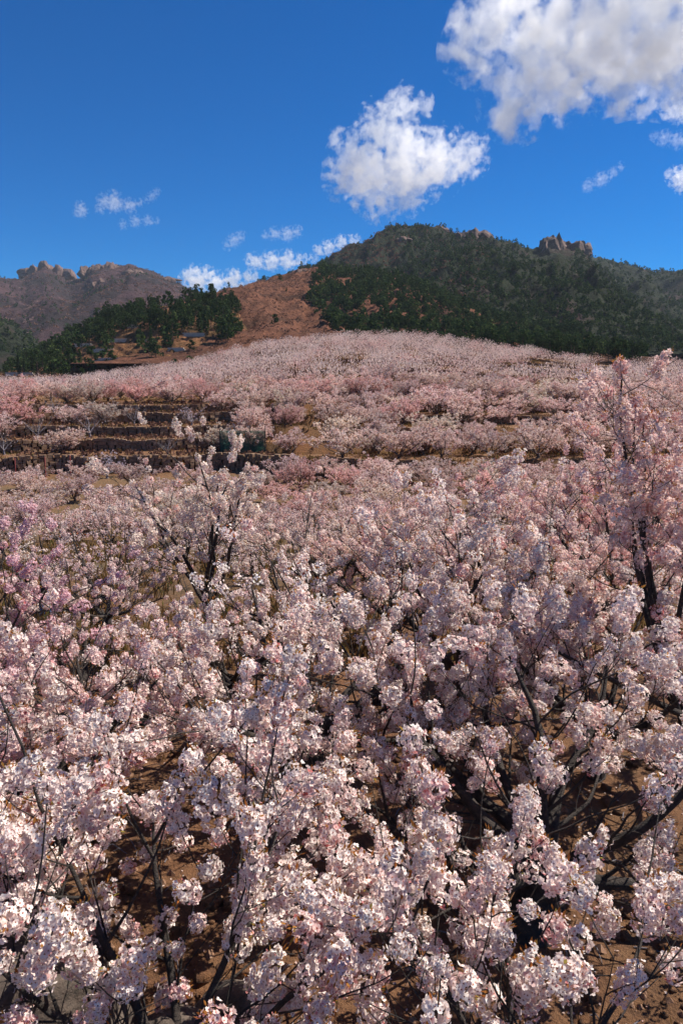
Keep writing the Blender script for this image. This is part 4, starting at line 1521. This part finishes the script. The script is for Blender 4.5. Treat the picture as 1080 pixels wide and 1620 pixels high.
tarp(957, 84.2, .9, 'small blue tarpaulin lying on the long wall top', 3)
tarp(38, 12.5, .22, 'blue tarpaulin on the ground behind the deep pink tree', 4)


def person():
    """a walker in dark clothes far up the slope"""
    s = 150.0; X = (778 - 540) / F * s; Y = s + float(warp(np.array(X), np.array(s))); z = float(ground_z(X, Y))
    J = {'pelvis': (0, 0, .95, .15), 'waist': (0, 0, 1.10, .14), 'chest': (0, -.02, 1.32, .17), 'neck': (0, -.02, 1.50, .06), 'head': (0, -.04, 1.62, .10), 'crown': (0, -.03, 1.72, .085),
         'hl': (-.10, 0, .90, .10), 'kl': (-.12, -.04, .50, .07), 'al': (-.13, .02, .08, .045), 'tl': (-.13, -.14, .04, .04),
         'hr': (.10, 0, .90, .10), 'kr': (.11, .03, .50, .07), 'ar': (.12, .10, .08, .045), 'tr': (.12, -.06, .04, .04),
         'sl': (-.20, -.02, 1.42, .065), 'el': (-.27, 0, 1.14, .05), 'wl': (-.26, -.10, .90, .035), 'sr': (.20, -.02, 1.42, .065), 'er': (.28, .02, 1.14, .05), 'wr': (.27, -.06, .90, .035)}
    E = [('pelvis', 'waist'), ('waist', 'chest'), ('chest', 'neck'), ('neck', 'head'), ('head', 'crown'), ('pelvis', 'hl'), ('hl', 'kl'), ('kl', 'al'), ('al', 'tl'),
         ('pelvis', 'hr'), ('hr', 'kr'), ('kr', 'ar'), ('ar', 'tr'), ('chest', 'sl'), ('sl', 'el'), ('el', 'wl'), ('chest', 'sr'), ('sr', 'er'), ('er', 'wr')]
    ks = list(J)
    me = bpy.data.meshes.new('person')
    me.from_pydata([J[k][:3] for k in ks], [(ks.index(a), ks.index(b)) for a, b in E], [])
    o = link('person', me, loc=(X, Y, z))
    sk = o.modifiers.new('skin', 'SKIN')
    for k, sv in zip(ks, me.skin_vertices[0].data):
        sv.radius = (J[k][3],) * 2
    me.skin_vertices[0].data[0].use_root = True
    o.modifiers.new('sub', 'SUBSURF').levels = 1
    me.materials.append(M['dark_cloth'])
    tag(o, 'person in dark clothes standing among the trees high on the orchard slope', 'person')


person()


# ------------------------------------------------------------------ clouds
def cloud_mat(name, centres, radii, avg, dens, rag):
    """density: a soft union of puffs, torn by fractal noise"""
    m, nt, p, out = mat(name)
    nt.nodes.remove(p)
    lk = nt.links.new
    tc = nt.nodes.new('ShaderNodeTexCoord')

    def fractal(scale, detail, rough):
        n = nt.nodes.new('ShaderNodeTexNoise')
        n.inputs['Scale'].default_value = scale; n.inputs['Detail'].default_value = detail; n.inputs['Roughness'].default_value = rough
        lk(tc.outputs['Object'], n.inputs['Vector'])
        return n
    w = fractal(.9 / avg, 4, .6)
    sb = nt.nodes.new('ShaderNodeVectorMath'); sb.operation = 'SUBTRACT'; sb.inputs[1].default_value = (.5, .5, .5); lk(w.outputs['Color'], sb.inputs[0])
    ml = nt.nodes.new('ShaderNodeVectorMath'); ml.operation = 'SCALE'; ml.inputs['Scale'].default_value = avg * 1.7; lk(sb.outputs[0], ml.inputs[0])
    ad = nt.nodes.new('ShaderNodeVectorMath'); ad.operation = 'ADD'; lk(tc.outputs['Object'], ad.inputs[0]); lk(ml.outputs[0], ad.inputs[1])
    cur = None
    for c, r in zip(centres, radii):
        d = nt.nodes.new('ShaderNodeVectorMath'); d.operation = 'DISTANCE'; d.inputs[1].default_value = c; lk(ad.outputs[0], d.inputs[0])
        q = nt.nodes.new('ShaderNodeMath'); q.operation = 'MULTIPLY_ADD'; q.inputs[1].default_value = -1 / avg; q.inputs[2].default_value = r / avg
        lk(d.outputs['Value'], q.inputs[0])
        if cur is None:
            cur = q
        else:
            x = nt.nodes.new('ShaderNodeMath'); x.operation = 'SMOOTH_MAX'; x.inputs[2].default_value = .10
            lk(cur.outputs[0], x.inputs[0]); lk(q.outputs[0], x.inputs[1]); cur = x
    n = fractal(1.6 / avg, 7, .58)
    t = nt.nodes.new('ShaderNodeMath'); t.operation = 'MULTIPLY_ADD'; t.inputs[1].default_value = rag; t.inputs[2].default_value = -.5 * rag
    lk(n.outputs['Fac'], t.inputs[0])
    f = nt.nodes.new('ShaderNodeMath'); f.operation = 'ADD'; lk(cur.outputs[0], f.inputs[0]); lk(t.outputs[0], f.inputs[1])
    mr = nt.nodes.new('ShaderNodeMapRange'); mr.interpolation_type = 'SMOOTHSTEP'
    lk(f.outputs[0], mr.inputs[0])
    mr.inputs[1].default_value = .0; mr.inputs[2].default_value = .5; mr.inputs[3].default_value = 0; mr.inputs[4].default_value = dens
    pv = nt.nodes.new('ShaderNodeVolumePrincipled')
    pv.inputs['Color'].default_value = (1, .995, .99, 1)
    pv.inputs['Anisotropy'].default_value = .3
    lk(mr.outputs[0], pv.inputs['Density'])
    lk(pv.outputs[0], out.inputs['Volume'])
    m.cycles.volume_step_rate = .2
    return m


def cloud(blobs, Y, label, seed, dens=.03, rag=6.2, *_):
    """blobs: (px, py, radius in px) -> one lumpy hull filled with cloud"""
    rng = np.random.default_rng(seed)
    k = Y / F
    c0 = at(blobs[0][0], blobs[0][1], Y)
    bm = bmesh.new()
    cs, rs = [], []
    for px, py, r in blobs:
        p = at(px, py, Y) - c0
        p[1] += rng.uniform(-.3, .3) * r * k
        cs.append(tuple(p)); rs.append(r * k * .88)
        bmesh.ops.create_icosphere(bm, subdivisions=3, radius=r * k * 1.45, matrix=Matrix.Translation(p))
    tmp = bpy.data.meshes.new('t'); bm.to_mesh(tmp); bm.free()
    o = link('cloud', tmp, loc=c0)
    avg = float(np.mean(rs))
    rm = o.modifiers.new('r', 'REMESH'); rm.mode = 'VOXEL'
    rm.voxel_size = avg / 4.5
    dg = bpy.context.evaluated_depsgraph_get()
    me = bpy.data.meshes.new_from_object(o.evaluated_get(dg))
    o.modifiers.clear()
    me.materials.clear()
    me.materials.append(cloud_mat('cloud_%d' % seed, cs, rs, avg, dens, rag))
    o.data = me
    bpy.data.meshes.remove(tmp)
    for m_ in [x for x in bpy.data.meshes if x.users == 0]:
        bpy.data.meshes.remove(m_)
    tag(o, label, 'cloud', 'white clouds in the blue sky')
    return o


cloud([(585, 270, 46), (636, 168, 26), (610, 205, 36), (668, 162, 13), (640, 245, 44), (692, 250, 42), (735, 250, 28), (560, 262, 34), (600, 320, 24), (545, 285, 26), (640, 290, 40), (535, 215, 12), (762, 222, 10), (745, 240, 16)],
      3200, 'billowing white cloud alone above the mountain peak', 21, .0105)
cloud([(860, 60, 70), (780, 30, 50), (740, 85, 34), (820, 155, 46), (800, 180, 30), (900, 100, 62), (960, 60, 80), (1040, 50, 80), (990, 110, 50), (1060, 120, 45), (880, 15, 60), (960, -20, 70), (1060, -20, 80), (1150, 40, 90), (850, 130, 40), (800, 5, 50), (1120, -60, 90)],
      3000, 'huge white cloud with a grey belly filling the corner of the sky', 22, .0085)
cloud([(340, 448, 16), (310, 442, 18), (370, 444, 15), (395, 440, 12), (330, 436, 12), (295, 440, 10)], 4200, 'low white cloud peeping over the saddle', 23, .02)
cloud([(430, 413, 14), (405, 415, 12), (455, 412, 14), (475, 410, 9), (395, 412, 8)], 4200, 'flat white cloud resting above the brown hillside', 24, .016)
cloud([(520, 392, 11), (505, 398, 9), (540, 385, 11), (560, 381, 9), (495, 410, 7)], 4200, 'slanting white cloud touching the slope of the main peak', 25, .016)
cloud([(455, 370, 11), (435, 370, 9), (470, 366, 8), (420, 372, 6)], 4000, 'small oval cloud between the two flat ones', 26, 0.0078)
cloud([(370, 380, 10), (380, 374, 8), (360, 388, 7)], 4000, 'small wispy cloud tilted like a comma', 27, 0.0066)
cloud([(180, 320, 14), (165, 318, 10), (205, 325, 10), (160, 330, 8), (220, 322, 6), (182, 306, 6)], 4000, 'broken white wisp, the widest of its cluster', 28, 0.0072)
cloud([(130, 334, 10), (128, 326, 7), (122, 338, 6)], 4000, 'tiny round wisp beside the widest broken wisp', 29, 0.0072)
cloud([(215, 350, 9), (235, 349, 8), (195, 356, 7), (248, 350, 5)], 4000, 'thin flat wisp below the broken wisp', 30, 0.0060)
cloud([(240, 310, 7), (248, 304, 6), (232, 316, 5)], 4000, 'tiny comma wisp above the thin flat wisp', 31, 0.0060)
cloud([(950, 284, 11), (930, 294, 9), (968, 274, 8), (980, 264, 6)], 3600, 'torn slanting wisp below the huge cloud', 32, 0.0060)
cloud([(1068, 172, 16), (1050, 165, 10), (1085, 175, 16)], 3400, 'torn scrap hanging under the huge cloud', 33, 0.0078)
cloud([(1072, 280, 14), (1090, 284, 18), (1056, 276, 7)], 3600, 'small bright cloud cut off by the picture edge', 34, .016)
cloud([(1050, 218, 11), (1070, 222, 12), (1035, 214, 7), (1085, 224, 9)], 3500, 'faint scrap between the huge cloud and the small bright one', 35, 0.0048)

# ------------------------------------------------------------------ air
def haze():
    bm = bmesh.new()
    bmesh.ops.create_cube(bm, size=1, matrix=Matrix.Translation((0, 2200, 144)) @ Matrix.Diagonal((13600, 5400, 332, 1)))
    me = bpy.data.meshes.new('haze'); bm.to_mesh(me); bm.free()
    m, nt, p, out = mat('haze'); nt.nodes.remove(p)
    pv = nt.nodes.new('ShaderNodeVolumePrincipled')
    pv.inputs['Color'].default_value = (.72, .84, 1, 1)
    pv.inputs['Density'].default_value = HAZE
    nt.links.new(pv.outputs[0], out.inputs['Volume'])
    me.materials.append(m)
    tag(link('haze', me), 'thin blue haze in the mountain air', kind='stuff')


HAZE = .00006
haze()
